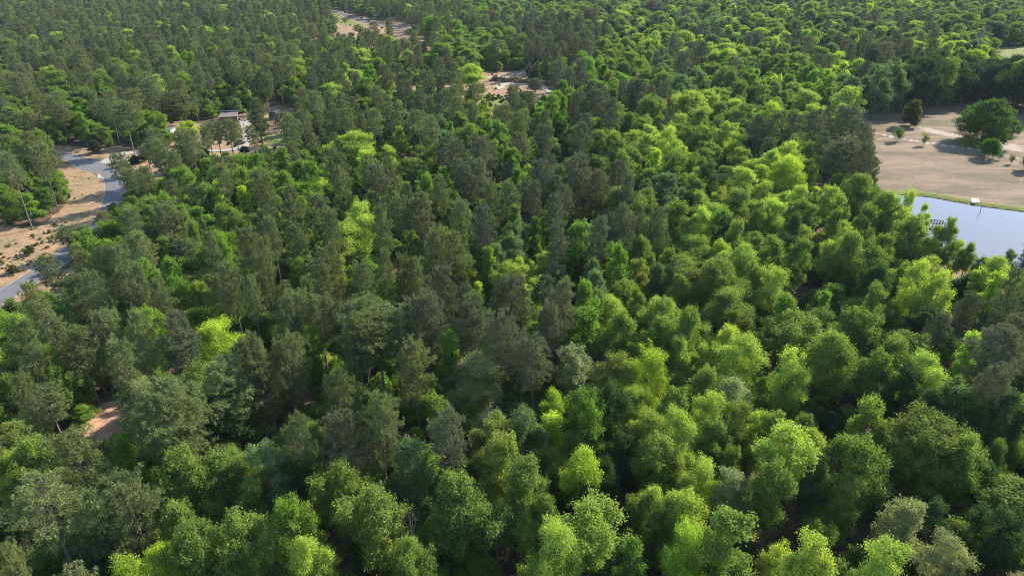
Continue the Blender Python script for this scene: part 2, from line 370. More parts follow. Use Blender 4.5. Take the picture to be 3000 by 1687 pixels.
# pond
me = bpy.data.meshes.new('pond_water'); me.from_pydata([(x, y, -.55) for x, y in POND_W], [], [tuple(range(len(POND_W)))]); me.update()
tag(link_mesh('pond_water', me, None, M['water']), 'still blue-grey pond at the right edge', 'pond', kind='structure')

# ------------------------------------------------------------------ tree meshes
def unit(a): return a/(np.linalg.norm(a, axis=-1, keepdims=True)+1e-9)
def leaves(P, nrm, L, Wd, r, flat=.5):
    n = len(P); nn = unit(nrm+flat*r.normal(size=(n, 3)))
    t1 = unit(np.cross(nn, r.normal(size=(n, 3)))); t2 = np.cross(nn, t1)
    L = L*r.uniform(.7, 1.3, n)[:, None]; Wd = Wd*r.uniform(.7, 1.3, n)[:, None]
    V = np.stack([P-t1*L*.5, P+t2*Wd*.5, P+t1*L*.5, P-t2*Wd*.5], 1).reshape(-1, 3)
    return V, np.arange(4*n).reshape(n, 4)
def broad_mesh(seed, R=4.6, Ht=17.0, base=.30, shape='round', clumps=34, spr=42, leaf=.33, nl=11, sparse=1.0):
    r = np.random.default_rng(seed)
    zb = Ht*base; ch = Ht-zb; cen = np.array([0, 0, zb+ch*.48])
    cc = []; ph = r.uniform(0, 2*PI); sq = r.uniform(.85, 1.17); off = r.uniform(-.15, .15, 2)*R
    nlob = {'cone': 9, 'tall': 8, 'flat': 11, 'round': 9, 'dome': 30}[shape]+(2 if clumps > 45 else 0)
    for i in range(nlob):
        h = (i+.6)/nlob+r.uniform(-.06, .06); h = min(max(h, .06), .93)
        if shape == 'cone': prof = max(.05, (1-h)**.8*1.0) if h > .2 else .7+h
        elif shape == 'tall': prof = math.sqrt(max(0, 1-(2*h-1)**2))*.85+.1
        elif shape == 'dome': prof = math.sqrt(max(0, 1-h**2.2))*(1 if h > .12 else .9)
        elif shape == 'flat': prof = max(.1, 1-abs(h-.42)**2*2.8)
        else: prof = math.sqrt(max(0, 1-abs(2*(h**.85)-1)**2.3))
        a = i*2.39996+r.uniform(-.6, .6); lr = R*r.uniform(.32, .52)*{'cone': .72, 'dome': .58}.get(shape, 1)*(1.15-.35*h)
        rr = max(0, R*prof*r.uniform(.75, 1.12)-lr*.8); 
        if i == nlob-1: rr *= .4
        if shape == 'dome' and i % 4 == 3: rr *= .5
        lx, ly, lz = rr*math.cos(a)*sq+off[0]*h, rr*math.sin(a)/sq+off[1]*h, zb+ch*h-lr*.3*(h > .5)+r.uniform(-.5, .5)
        m_ = max(6, int(round(clumps/nlob*4.0)))
        for q in range(m_):
            d = unit(r.normal(size=3)); d[2] = abs(d[2])*.9+.1 if r.random() < .75 else d[2]
            f_ = lr*r.uniform(.35, 1.3); cr = lr*r.uniform(.15, .36)
            cc.append((lx+d[0]*f_, ly+d[1]*f_, lz+d[2]*f_*1.05, cr))
    P = []; Nn = []; ref = R*.17
    for x, y, z, cr in cc:
        k = int(spr*sparse*.60*(cr/ref)**1.6)+4
        d = unit(r.normal(size=(k, 3))); d[:, 2] = np.where(r.random(k) < .6, np.abs(d[:, 2]), d[:, 2])
        q = np.array([x, y, z])+d*cr*np.array([1.1, 1.1, 1.15])*(r.uniform(.15, 1.45, (k, 1))**.75)
        sd_ = unit(d*.5+r.normal(size=(k, 3))*.45+np.array([0, 0, .55]))
        for _ in range(nl):
            P.append(q+r.normal(size=(k, 3))*.24+sd_*r.uniform(-.25, .85, (k, 1))); Nn.append(unit(.35*d+.75*np.array([0, 0, 1])))
    P = np.concatenate(P); Nn = np.concatenate(Nn)
    V, Fs = leaves(P, Nn, leaf, leaf*.62, r, .95)
    me = mesh_np('crown', V, Fs); me.materials.append(M['leaf'])
    tb = MB(); lean = r.uniform(-.5, .5, 2)
    tip = np.array([lean[0], lean[1], zb+ch*.75])
    pts = [np.array([0, 0, -.4]), np.array([0, 0, zb*.6])+.0, np.array([lean[0]*.5, lean[1]*.5, zb+ch*.3]), tip]
    r0 = .018*Ht
    tb.tube(pts, [r0*1.25, r0, r0*.62, r0*.15], 8)
    for i in r.choice(len(cc), min(18, len(cc)), replace=False):
        x, y, z, cr = cc[i]; f = r.uniform(.25, .75); z0 = min(zb*.7+ch*.45*f, z-.4)
        s0 = np.array([lean[0]*f*.7, lean[1]*f*.7, z0]); e = np.array([x*.9, y*.9, z])
        midp = s0*.45+e*.55+np.array([0, 0, -.25]); tb.tube([s0, midp, e], [r0*.38, r0*.22, r0*.07], 5)
    tm = tb.mesh('trunk'); tm.materials.append(M['bark'])
    return me, tm
def pine_mesh(seed, Ht=21.0, R=3.5, cr=.5, dens=1.0, brs=66, blade=.46, bw=.085):
    r = np.random.default_rng(seed); z0 = Ht*(1-cr); ch = Ht-z0
    P = []; D = []; tb = MB(); lean = r.uniform(-.7, .7, 2)
    def axis(z): f = z/Ht; return np.array([lean[0]*f*f, lean[1]*f*f, z])
    rt = .0105*Ht
    tb.tube([np.array([0, 0, -.4]), axis(Ht*.25), axis(Ht*.5), axis(Ht*.75), axis(Ht*.97)], [rt*1.2, rt, rt*.78, rt*.45, rt*.1], 8)
    asym = r.uniform(0, 2*PI)
    for i in range(brs):
        h = ((i+r.uniform(0, 1))/brs)**.85
        prof = min(1, .45+h*2.2)*(max(0, 1-((h-.2)/.86)**2.4) if h > .2 else 1)**.6
        a = i*2.39996+r.uniform(-.6, .6); L = R*prof*r.uniform(.55, 1.15)*(1+.18*math.cos(a-asym)); L = max(L, .6)
        up = -.05+.55*h+r.uniform(-.12, .15)
        s0 = axis(z0+ch*h*.97); dr = np.array([math.cos(a), math.sin(a), up]); e = s0+dr*L
        m_ = s0+dr*L*.55+np.array([0, 0, -.12*L]); tb.tube([s0, m_, e], [rt*.22, rt*.14, rt*.03], 4)
        side = np.array([-math.sin(a), math.cos(a), 0])
        nt_ = int((3+L*3.1)*dens)
        for k in range(nt_):
            f = r.uniform(.35, 1.05); q = s0+dr*L*f+side*r.normal()*.34*L*(1-.35*f)*.8+np.array([0, 0, r.normal()*.22+.15])
            P.append(q); D.append(unit(dr+side*r.normal()*.4+np.array([0, 0, .45])))
    # ragged leader
    for k in range(int(14*dens)):
        P.append(axis(Ht*.97)+r.normal(size=3)*np.array([.5, .5, .45])); D.append(np.array([0, 0, 1.]))
    P = np.array(P); D = np.array(D); nb_ = 24
    Q = np.repeat(P, nb_, 0); DD = unit(np.repeat(D, nb_, 0)*.65+unit(r.normal(size=Q.shape)))
    n = len(Q); t2 = unit(np.cross(DD, r.normal(size=(n, 3)))); Lb = blade*r.uniform(.7, 1.25, (n, 1)); s = Q+unit(DD)*.05+r.normal(size=Q.shape)*.09
    V = np.stack([s, s+DD*Lb*.5+t2*bw*.5, s+DD*Lb, s+DD*Lb*.5-t2*bw*.5], 1).reshape(-1, 3)
    me = mesh_np('crown', V, np.arange(4*n).reshape(n, 4)); me.materials.append(M['needle'])
    tm = tb.mesh('trunk'); tm.materials.append(M['pine_bark']); return me, tm
def bare_mesh(seed, Ht=12.0, R=3.0, twigs=True):
    r = np.random.default_rng(seed); tb = MB(); tw = MB()
    def grow(p, d, L, rad, lv):
        q = p+d*L*.5+r.normal(size=3)*L*.04; e = p+d*L+r.normal(size=3)*L*.06
        (tb if lv < 2 else tw).tube([p, q, e], [rad, rad*.8, rad*.55], 5 if lv < 2 else 3)
        if lv >= (5 if twigs else 3): return
        for k in range(r.integers(2, 4) if lv else 5):
            nd = unit(d+r.normal(size=3)*(.42 if lv else .5)+np.array([0, 0, .12])); st_ = p+d*L*r.uniform(.45, 1.0)
            grow(st_, nd, L*r.uniform(.55, .8), rad*.5, lv+1)
    grow(np.array([0, 0, -.3]), np.array([0, 0, 1.]), Ht*.42, .016*Ht, 0)
    a = tw.mesh('crown'); a.materials.append(M['dead']); b_ = tb.mesh('trunk'); b_.materials.append(M['dead'])
    return a, b_
VAR = {'pinebig': [pine_mesh(91, 22, 6.6, .58, 1.15, 120, .5, .085), pine_mesh(92, 23, 6.8, .50, 1.05, 110, .5, .085), pine_mesh(93, 22, 6.4, .64, 1.2, 125, .5, .085)],
       'broadbig': [broad_mesh(94, 7.4, 18, .2, 'round', 84, 48, .34, 11), broad_mesh(95, 7.6, 17, .22, 'flat', 88, 46, .34, 11), broad_mesh(96, 7.2, 19, .2, 'tall', 90, 46, .34, 11)],
       'pine': [pine_mesh(11+i, 21+(i % 3), 4.4, [.60, .50, .64, .52, .70, .46, .56][i], [1.0, .85, 1.15, .9, 1.2, .8, 1.05][i]) for i in range(7)],
       'broad': [broad_mesh(31, 4.8), broad_mesh(32, 5.0, 16, .2, 'round', 40, 40), broad_mesh(33, 4.4, 17, .25, 'tall', 38, 40), broad_mesh(34, 5.2, 15, .3, 'flat', 40, 38), broad_mesh(35, 4.8, 17, .18, 'round', 30, 52), broad_mesh(36, 4.6, 16, .28, 'tall', 48, 28), broad_mesh(37, 5.0, 16, .22, 'flat', 44, 34), broad_mesh(38, 4.6, 18, .3, 'round', 50, 30), broad_mesh(39, 4.9, 17, .2, 'tall', 40, 36)],
       'soft': [broad_mesh(41, 4.6, 16, .2, 'round', 60, 30, .26, 11), broad_mesh(42, 4.4, 17, .2, 'tall', 64, 28, .26, 11), broad_mesh(43, 5.0, 15, .25, 'round', 52, 32, .26, 11), broad_mesh(44, 4.4, 18, .2, 'tall', 56, 32, .26, 11)],
       'cone': [broad_mesh(51, 4.0, 18, .12, 'cone', 46, 34, .34), broad_mesh(52, 3.7, 19, .15, 'cone', 52, 30, .34), broad_mesh(53, 4.3, 18, .1, 'cone', 40, 38, .34)],
       'bush': [broad_mesh(61, 3.2, 7.0, .04, 'round', 22, 40, .34), broad_mesh(62, 3.4, 8.0, .06, 'tall', 26, 36, .34), broad_mesh(63, 3.0, 6.5, .03, 'flat', 20, 38, .33)],
       'bare': [bare_mesh(71), bare_mesh(72), bare_mesh(73)]}
DIM = {'pinebig': [(22, 6.6), (23, 6.8), (22, 6.4)], 'broadbig': [(18, 7.4), (17, 7.6), (19, 7.2)], 'pine': [(21+(i % 3), 4.4) for i in range(7)], 'broad': [(17, 4.8), (16, 5.0), (17, 4.4), (15, 5.2), (17, 4.8), (16, 4.6), (16, 5.0), (18, 4.6), (17, 4.9)], 'soft': [(16, 4.6), (17, 4.4), (15, 5.0), (18, 4.4)],
       'cone': [(18, 4.0), (19, 3.7), (18, 4.3)], 'bush': [(7, 3.2), (8, 3.4), (6.5, 3.0)], 'bare': [(12, 4.2)]*3}
# kind: (tint, families, height, words)
K = {
 'p': ((.162, .188, .076), ['pine'], 21, 'grey-green pine'),
 'q': ((.136, .146, .090), ['pine'], 21, 'dark brownish-grey pine'),
 'v': ((.178, .285, .042), ['cone', 'broad'], 17, 'vivid green broadleaf'),
 'y': ((.37, .465, .057), ['soft', 'cone'], 16, 'bright lime broadleaf'),
 'l': ((.34, .42, .085), ['soft', 'broad'], 16, 'pale lime broadleaf'),
 'g': ((.185, .255, .058), ['broad'], 16, 'mid-green broadleaf'),
 'd': ((.065, .11, .038), ['broad'], 16, 'dark green broadleaf'),
 'o': ((.215, .268, .066), ['broad', 'soft'], 16, 'olive-green broadleaf'),
 'm': ((.23, .27, .065), ['broad', 'soft'], 14, 'mustard-green broadleaf'),
 'b': ((.14, .205, .095), ['broad'], 16, 'bluish-green broadleaf'),
 's': ((.31, .33, .17), ['soft', 'broad'], 14, 'pale grey-green broadleaf'),
 'e': ((.045, .078, .036), ['broad'], 17, 'deep green broadleaf'),
 'k': ((.3, .28, .26), ['bare'], 12, 'bare leafless grey'),
}
# ------------------------------------------------------------------ trees seen in the photograph: kind, x, crown top y, crown width (local units), optional foot y
def T(ox, oy, s, txt):
    out = []
    for it in txt.split(';'):
        a = it.split()
        if not a: continue
        k = a[0]; f = [float(q) for q in a[1:]]
        foot = (f[3]/s+ox, f[4]/s+oy) if len(f) > 4 else None
        out.append((k, f[0]/s+ox, f[1]/s+oy, f[2]/s, foot))
    return out
A = 1.841; B = 2.9
HAND = []
HAND += T(0, 900, A, 'g 60 70 190;p 400 130 190;p 640 200 200;p 240 440 230 330 690;p 110 370 140;p 230 -20 170;v 800 20 160;q 930 50 210;y 1165 90 220;p 1190 310 280;q 1340 200 180;d 1150 470 260;s 720 435 190;g 875 370 150;p 870 480 430;v 620 690 230;v 530 820 150;p 370 700 320;g 150 720 230;l 40 830 200;g 60 900 210;p 190 950 400;p 650 880 320;b 390 1060 280;g 980 830 260;g 1200 800 230;g 1320 840 200;o 940 1110 230;g 1000 1200 250;g 1130 1060 160;g 1290 1170 270;g 1350 950 190;y 700 1350 240;y 860 1325 200;y 950 1345 150;p 20 1290 130;g 1080 1380 180;v 450 530 150 450 620;v 250 250 150;g 300 340 150;v 180 200 160;p 730 60 170;p 560 40 180;p 500 250 150;d 1000 620 150;v 1010 400 110;p 90 90 160;g 800 1250 150;d 560 1180 150;m 140 560 120')
HAND += T(750, 900, A, 'p 20 180 190;p 130 170 250;v 280 150 150;p 560 -20 300;p 650 40 330;p 530 60 230;p 850 230 230;q 890 -30 260;v 1065 155 170;v 985 325 110;s 1170 265 270;g 945 500 160;p 440 360 200;p 640 500 230;q 465 590 270;q 1040 600 230;b 830 760 230;b 760 890 170;g 300 760 130;p 210 620 170;b 80 790 230;g 430 880 260;v 205 1065 230;g 20 990 150;g 90 1230 250;l 310 1230 220;o 620 1010 310;g 680 980 130;g 1010 900 140;g 1110 970 330;o 1280 610 250;o 1290 740 250;g 820 1280 240;k 820 1030 130;k 1300 1040 160;l 1340 1060 150;g 1260 990 150;d 190 850 200;v 870 660 70;d 1000 1180 160;q 1340 60 250;d 560 460 150;p 740 20 200;q 1180 -20 230;d 1390 330 150;p 330 -40 220;p 200 -60 200')
HAND += T(1500, 900, A, 'q 120 155 260;s 330 240 200;k 500 190 100;v 420 20 260;g 620 60 190;v 630 190 130;q 240 0 150;l 820 -30 170;g 810 80 160;g 960 50 190;y 730 255 200;l 920 200 150;l 1030 220 130;l 1180 120 160;l 1230 180 240;g 1340 170 120;s 1200 400 200;v 1340 380 130;y 235 475 130;v 400 490 230;b 70 570 210;o 210 780 150;o 100 870 250;y 420 750 220;y 290 850 130;l 690 450 160;g 880 450 180;d 560 480 190;l 740 595 240;m 800 740 220;v 830 870 150;v 920 920 140;l 940 610 210;l 1010 850 190;l 910 1030 220;s 1210 890 190;g 1180 780 150;g 740 1025 190;d 620 700 160;l 1070 510 190;o 1230 560 170;l 1350 590 150;g 1200 1130 330;y 960 1240 230;v 650 1250 220;l 460 1110 350;g 180 1040 190;g 60 960 190;l 60 1100 170;k 50 1020 130;d 400 1000 150;l 860 1140 170;m 590 290 210;g 300 690 170;d 520 850 160;l 770 1010 150;g 1100 640 180;d 1080 800 130;l 230 1180 260;o 1040 360 160')
HAND += T(2250, 900, A, 'o 150 50 260;g 450 30 180;g 540 70 220;g 340 150 290;g 620 270 170;l 150 270 190;l 870 285 200;y 1130 160 160;q 1280 120 290;q 1360 60 200;b 990 450 210;d 1080 460 240;s 1220 450 130;g 570 510 190;l 60 590 170;g 200 590 130;l 230 660 150;l 110 680 290;g 480 750 280;o 870 620 460;g 1120 735 210;g 1230 750 150;g 1350 670 130;d 1290 1090 240;g 1345 1200 160;s 1030 1260 230;l 640 1340 290;l 270 1330 300;l 60 1300 160;o 420 980 180;d 900 1060 160;g 310 1180 150;d 800 330 190;d 900 480 180;d 650 150 160;q 1200 330 220;d 1330 470 200;g 60 900 220;o 720 180 200;d 1180 850 150;b 260 820 170')
HAND += T(750, 450, B, 'p 60 200 190;p 290 290 200;p 540 370 250;p 690 150 160;p 620 -20 150;p 710 20 180;q 1000 110 220;p 1190 240 180;p 1290 290 160;q 1400 355 270;p 1210 400 200;p 1080 480 180;p 1570 220 180;q 1800 100 200;q 1880 60 250;p 1740 420 200;q 1920 460 230;p 1990 250 170;p 120 560 180;p 340 620 190;p 30 740 180;p 620 520 180;p 640 780 160;l 890 460 250;v 455 100 180;v 960 390 110;v 1440 220 170;v 1560 180 120;y 930 0 160;l 190 510 110;v 410 340 130;p 510 930 280;l 710 930 200;v 340 930 160;p 930 940 220;p 1070 840 160;p 1240 860 170;p 1540 640 280;p 1700 700 250;q 1600 980 250;m 1780 930 210;v 1970 810 200;b 2030 800 180;q 1450 1240 330;p 870 1270 170;p 700 1290 190;p 1850 1210 240;q 2080 1080 280;y 1900 1100 150;m 1000 1250 190;p 280 1200 190;p 90 880 170;g 1330 700 170;g 1210 1220 130;v 800 1290 120;d 1400 560 130;g 170 400 130;p 430 1080 150;p 1350 930 170;g 700 340 150')
HAND += T(1500, 450, B, 'q 260 60 260;q 600 20 250;b 560 140 130;q 740 160 230;q 340 360 200;q 440 270 200;v 40 150 150;g 950 0 220;y 1190 -30 170;b 1280 200 280;g 1420 20 200;q 990 200 160;o 960 340 380;g 1560 10 180;l 1560 130 130;d 1690 120 190;l 1960 140 260;l 1760 310 140;l 1590 350 150;o 1900 340 320;l 1620 470 200;v 1770 500 170;g 1380 450 300;q 740 550 220;q 970 490 210;q 390 590 200;v 570 610 230;v 60 440 190;v 190 550 150;b 50 610 170;v 880 810 200;g 1110 720 180;g 1310 840 170;l 1770 760 190;l 1990 770 260;m 1070 920 200;m 1470 930 360;b 1240 960 170;g 1420 1060 190;q 400 1100 260;v 650 1150 220;q 50 1080 280;l 870 1240 190;l 1220 1230 180;l 1330 1290 200;g 1550 1150 170;o 1800 980 420;l 290 870 150;l 90 910 150;g 1050 1180 180;b 690 930 170;q 210 240 160;d 1480 350 150;g 1900 620 200;g 2100 420 180;o 1560 720 230;d 1850 560 180;g 2080 1000 200;p 1130 470 130')
HAND += T(0, 400, B, 'p 350 80 200 500 640;p 150 150 190 278 790;p 20 250 150 45 770;p 230 70 160 330 400;v 290 490 200 290 735;v 420 440 160 430 650;v 530 330 150 540 560;v 50 430 170 60 650;v 360 70 110;p 1010 160 190 1110 600;p 1130 280 210 1200 655;p 1290 40 180 1445 520;p 1390 130 170 1555 575;p 1600 20 200 1640 410;p 1520 280 170 1560 560;p 1690 400 170 1725 720;p 1420 560 290 1520 1060;p 890 640 170 935 880;p 1070 640 220;p 620 770 230 640 1010;p 740 770 160 770 980;p 400 1020 210 520 1449;p 760 1190 230;p 1110 1130 230;p 1650 880 230 1660 1250;p 1950 1100 220;p 2050 810 230;g 2030 300 190;g 1860 270 200;y 1860 390 190;v 1390 520 170;g 1260 600 130;m 1700 1260 200;v 1400 1100 230;v 1900 870 180;p 1320 760 180 1350 1085;p 640 1000 200;p 980 950 220;v 540 1290 130;p 1330 1230 190;p 2100 1200 200;p 270 1270 210;v 1540 600 160;g 1900 620 230;p 820 970 190;v 1190 860 130;p 1880 260 150;g 950 570 90;p 1230 80 150;p 1800 820 160;g 1620 760 160;v 90 60 150;p 480 130 130 530 400')
HAND += T(0, 0, B, 'v 640 870 200 650 1180;v 560 1000 160 570 1200;v 800 1030 160 800 1215;g 900 1080 160 900 1220;v 1300 950 180 1310 1180;v 1420 1110 130 1420 1260;y 1980 820 140 1980 930;v 740 960 170 745 1190;v 470 1020 130 475 1190;y 1530 230 90;v 760 20 120;v 600 0 150;p 1050 890 250 1145 1310;p 1310 660 190 1385 1120;p 1150 760 190 1215 1100;p 90 980 230 120 1200;p 290 950 180 340 1230;p 480 820 190;p 900 790 180;p 1290 1120 190;p 1550 820 290 1550 1130;p 1590 1130 190;y 1610 1040 150 1620 1170;p 60 1160 170;g 120 1210 130;v 1000 590 110;v 70 60 110;p 150 640 200;p 280 780 170;v 1120 1070 120 1125 1255;v 1180 1110 100 1190 1255;p 220 1150 180;p 2140 950 130')
HAND += T(750, 0, B, 'p 20 880 130 65 1295;p 650 960 140 680 1220;p 80 630 130 115 960;p 250 1000 180;p 400 950 150;p 490 790 170;v 1570 380 190;l 880 1140 230;y 920 1300 150;b 1390 1090 170;b 1560 1010 140;p 1880 720 190;p 2100 900 180;p 1140 170 100 1150 485;p 1260 330 120 1270 540;p 1300 250 110;p 870 220 110;p 800 290 100;p 1000 190 100;p 670 150 80;p 750 160 55 760 235;p 640 260 90;q 1900 1180 250;q 1700 1200 200;v 2060 1060 200;v 1930 1110 160;v 1650 1040 110;p 1480 1000 180;g 1700 270 130;g 1900 400 150;v 1730 250 100;p 880 250 80;p 1060 300 100;p 1060 410 100;l 940 500 120;q 1100 570 180;q 1250 640 180;q 1600 500 230;p 1450 620 150;g 1800 430 170;g 2000 400 150;p 1350 960 170;v 900 50 130;p 560 200 90;g 1850 1060 90;q 2040 350 110;p 980 940 160;m 1400 1250 150;v 380 1200 90;v 520 920 80;v 850 760 0.1')
HAND += T(1500, 0, B, 'v 620 530 190;v 760 480 130;g 850 390 160;g 1000 460 160;g 1230 240 190;l 1830 165 270;l 2090 130 170;g 1250 110 200;l 920 100 170;q 670 90 160;q 450 110 170;q 1450 450 170;q 1630 210 130;d 1300 200 140;b 1480 170 210;l 1470 300 190;q 2060 290 190;q 1070 690 220;q 1290 700 160;q 490 590 150;b 1450 680 190;l 1200 830 240;l 1500 810 320;l 1680 790 180;g 1930 720 190;q 840 850 200;q 730 760 190;q 560 790 180;k 900 950 150;l 1160 1150 180;l 1370 1110 160;q 270 1080 200;q 590 1050 200;v 350 820 110;v 430 820 100;g 860 1160 200;y 1230 1280 190;g 1650 1080 190;g 1800 600 200;g 1620 360 130;g 2000 900 200;g 1800 900 210;l 1860 1060 210;q 300 290 170;q 430 290 160;q 190 680 130;q 640 350 150;v 200 20 130;g 350 30 140;q 1200 10 200;l 1680 320 130;b 1300 560 160;g 1100 520 150;l 1820 380 230;g 2080 420 190;q 2120 1000 200;g 1600 950 200;g 1750 1000 160;l 950 60 170;g 1500 90 180;g 1700 90 170;g 1150 620 140;v 950 650 160;g 830 620 150;g 2150 750 150;d 550 1160 130;v 2050 590 130')
HAND += T(2250, 0, B, 'q 950 385 250;q 1050 385 170;q 1090 500 160;b 870 680 200;d 1350 540 290;d 1640 580 260;d 1900 640 260;d 2090 560 230;g 1560 150 230;y 870 40 90;l 640 130 200;l 1040 200 140;y 1620 360 280;q 90 970 210;q 240 980 190;q 450 950 200;q 690 930 230;q 830 1060 200;q 650 1210 330;q 870 1230 200;y 590 460 140;y 670 530 150;v 400 280 140;q 430 470 150;q 240 270 130;g 130 480 190;g 80 260 160;g 950 90 200;l 1260 190 180;d 1620 190 260;y 1770 140 140;g 1950 150 230;g 2120 110 180;d 1950 200 220;l 1600 300 180;g 1350 620 180;g 1650 560 190;v 170 650 130;v 400 610 140;v 520 660 140;l 320 780 230;l 680 780 250;y 60 900 200;g 200 1180 130;l 220 1240 180;l 60 1300 200;y 230 1370 230;b 1080 720 170;g 40 330 150;l 380 30 230;g 560 120 180;g 770 80 200;q 1520 450 140;g 1850 560 190;d 1450 700 230;d 1780 650 200;b 1000 780 170;d 1250 620 190;g 1900 420 150;y 1860 410 70;d 1200 600 160')
HAND += T(2250, 400, B, 'y 200 210 240;k 500 310 170;k 250 370 200;l 250 450 200;g 810 380 330;l 560 440 200;g 1040 520 220;o 1260 730 270;k 1870 1000 110;y 1950 1170 270;o 700 860 260;g 1000 860 200;g 420 860 140;l 90 560 200;g 60 880 230;l 540 930 160;l 60 1170 330;v 170 1340 330;g 930 1310 220;l 1330 1110 230;l 1450 1190 200;g 950 990 240;d 950 1120 200;g 1150 1100 170;k 1660 1300 130;g 870 620 200;g 600 650 180;d 220 700 180;g 300 900 200;l 1130 640 170;v 480 1320 170;q 2100 1150 200;l 1400 900 150')
LINE = [(2548, 352, 62, 205, 'b'), (2572, 345, 60, 235, 'b'), (2600, 340, 70, 215, 'b'), (2640, 330, 80, 200, 'e'), (2672, 326, 85, 185, 'e'), (2706, 320, 90, 180, 'e'), (2742, 314, 85, 188, 'g'), (2778, 308, 85, 192, 'e'), (2815, 302, 90, 200, 'e'), (2850, 300, 80, 198, 'e'), (2885, 306, 90, 195, 'e'), (2925, 314, 95, 190, 'e'), (2965, 322, 95, 185, 'g'), (3005, 330, 100, 190, 'e'), (3050, 338, 100, 190, 'e')]
HAND += [(k, x, yt, w_, (x, yb)) for x, yb, w_, yt, k in LINE]
HAND += [(k, x+18, yt-14, w_, (x+18, yb-16)) for x, yb, w_, yt, k in LINE]
HAND = [h for h in HAND if h[3] > 4]
HAND += T(450, 250, 4.83, 'p 740 560 260 840 1010;p 900 520 300 980 1090;p 1080 500 300 1150 1090;p 1210 520 240 1280 1250;p 1430 580 230 1460 1010;p 1470 190 260 1565 950;p 430 640 360 555 1410;p 340 110 380 410 670;p 1600 -100 170 1645 400;p 1850 380 330 1900 800;p 1960 830 320 1990 1350;p 120 780 360 165 1395;p 1060 1010 330 1120 1540;v 1410 1010 260;v 870 1000 190;y 530 510 190 540 740;v 600 1180 200')
HAND += T(1250, 150, 5.724, 'p 1820 460 260 1815 790;p 1440 580 340 1455 1190;p 1620 700 460 1640 1130;p 1270 910 280 1260 1250;p 780 560 340 825 1020;y 700 265 430 740 660;p 570 460 190 560 820;q 2400 300 290 2395 740;p 1100 1150 200 1105 1380')
HAND += T(2550, 550, 4.83, 'l 430 90 240 320 930;l 740 265 170 600 1010;g 1080 500 260 920 1320;g 1400 800 230 1270 1310;g 1590 1000 270 1500 1349;q 2120 750 520 2110 1600;l 560 560 290 520 1250;o 880 590 260 780 1290;l 1180 770 260 1120 1300;l 190 160 240 140 950;b 1900 920 220 1850 1400;y 1850 1210 420 1860 1700')
# solitary trees of the field
FIELDT = []

# openness raster in the photo plane, only used to decide where the wood is open
def is_open(px, py):
    r_ = np.zeros(np.shape(px), bool)
    for pl in OPEN: r_ |= pip(px, py, pl)
    return r_
def base_open(X, Y):
    r_ = np.zeros(np.shape(X), bool)
    for n_ in OPENW: r_ |= pip(X, Y, W[n_])
    r_ |= dist_poly(X, Y, POND_W) > -6
    r_ |= dist_line(X, Y, ROAD_W) < 5.5
    return r_
TREES = []      # dict(kind, x, y, h, r, fam, hand)
def place_hand(k, x, y, wpx, foot):
    fam = K[k][1]; hgt = K[k][2]*random.uniform(.93, 1.07)
    f = random.choice(fam) if random.random() < .75 else fam[0]
    if k == 'v' and wpx > 0: f = 'cone' if random.random() < .45 else 'broad'
    if foot:
        X, Y = map(float, gp(*foot))
        # height whose top meets the crown's top row
        lo, hi = 3, 34
        for _ in range(30):
            mdl = (lo+hi)/2
            if float(proj(X, Y, mdl)[1]) > y: lo = mdl
            else: hi = mdl
        hgt = lo
        zc = float(proj(X, Y, hgt*.75)[2])
    else:
        small = wpx*float(proj(*gp(x, y, hgt), hgt)[2])/F
        if k in 'vygdolmbs' and small < 5.5: hgt *= max(.5, small/5.5)
        h_full = hgt
        for sc_ in (1, .85, .7, .58, .48):
            hgt = h_full*sc_; X, Y = map(float, gp(x, y, hgt*.985)); zc = float(proj(X, Y, hgt*.75)[2]); u_ = []; v_ = []
            for fz in (.8, .6, .4, .05):
                a_ = proj(X, Y, hgt*fz)
                for q_ in (-.42, 0, .42): u_.append(float(a_[0])+q_*wpx*(fz > .3)); v_.append(float(a_[1]))
            if not is_open(np.array(u_), np.array(v_)).any() and not base_open(np.array([X]), np.array([Y]))[0]: break
        else:
            if x < 620 and 1100 < y < 1330: return
    R = wpx*zc/F/2*(1.0 if k in 'pq' else 1.17)
    R = min(R, 10)
    TREES.append(dict(k=k, x=X, y=Y, h=hgt, r=R, f=f, hand=True))
for h in HAND: place_hand(*h)
n_hand = len(TREES)
HX = np.array([t_['x'] for t_ in TREES]); HY = np.array([t_['y'] for t_ in TREES]); HR = np.array([t_['r'] for t_ in TREES]); HK = [t_['k'] for t_ in TREES]; HH = np.array([t_['h'] for t_ in TREES])

# fillers
cand = []
Y0 = 25.0
while Y0 < 1500:
    sp = 5.2 if Y0 < 260 else (5.6 if Y0 < 420 else 6.2)
    half = Y0*.98+60; xs = np.arange(-half, half, sp); 
    cand.append(np.stack([xs+rng.uniform(-.45, .45, len(xs))*sp, np.full(len(xs), Y0)+rng.uniform(-.45, .45, len(xs))*sp, np.full(len(xs), sp)], 1)); Y0 += sp
cand = np.concatenate(cand)
cand = cand[~base_open(cand[:, 0], cand[:, 1])]
# nearest hand trees decide the kind
hx, hy, _ = proj(HX, HY, HH*.9)
cx_, cy_, cz_ = proj(cand[:, 0], cand[:, 1], 16.0)
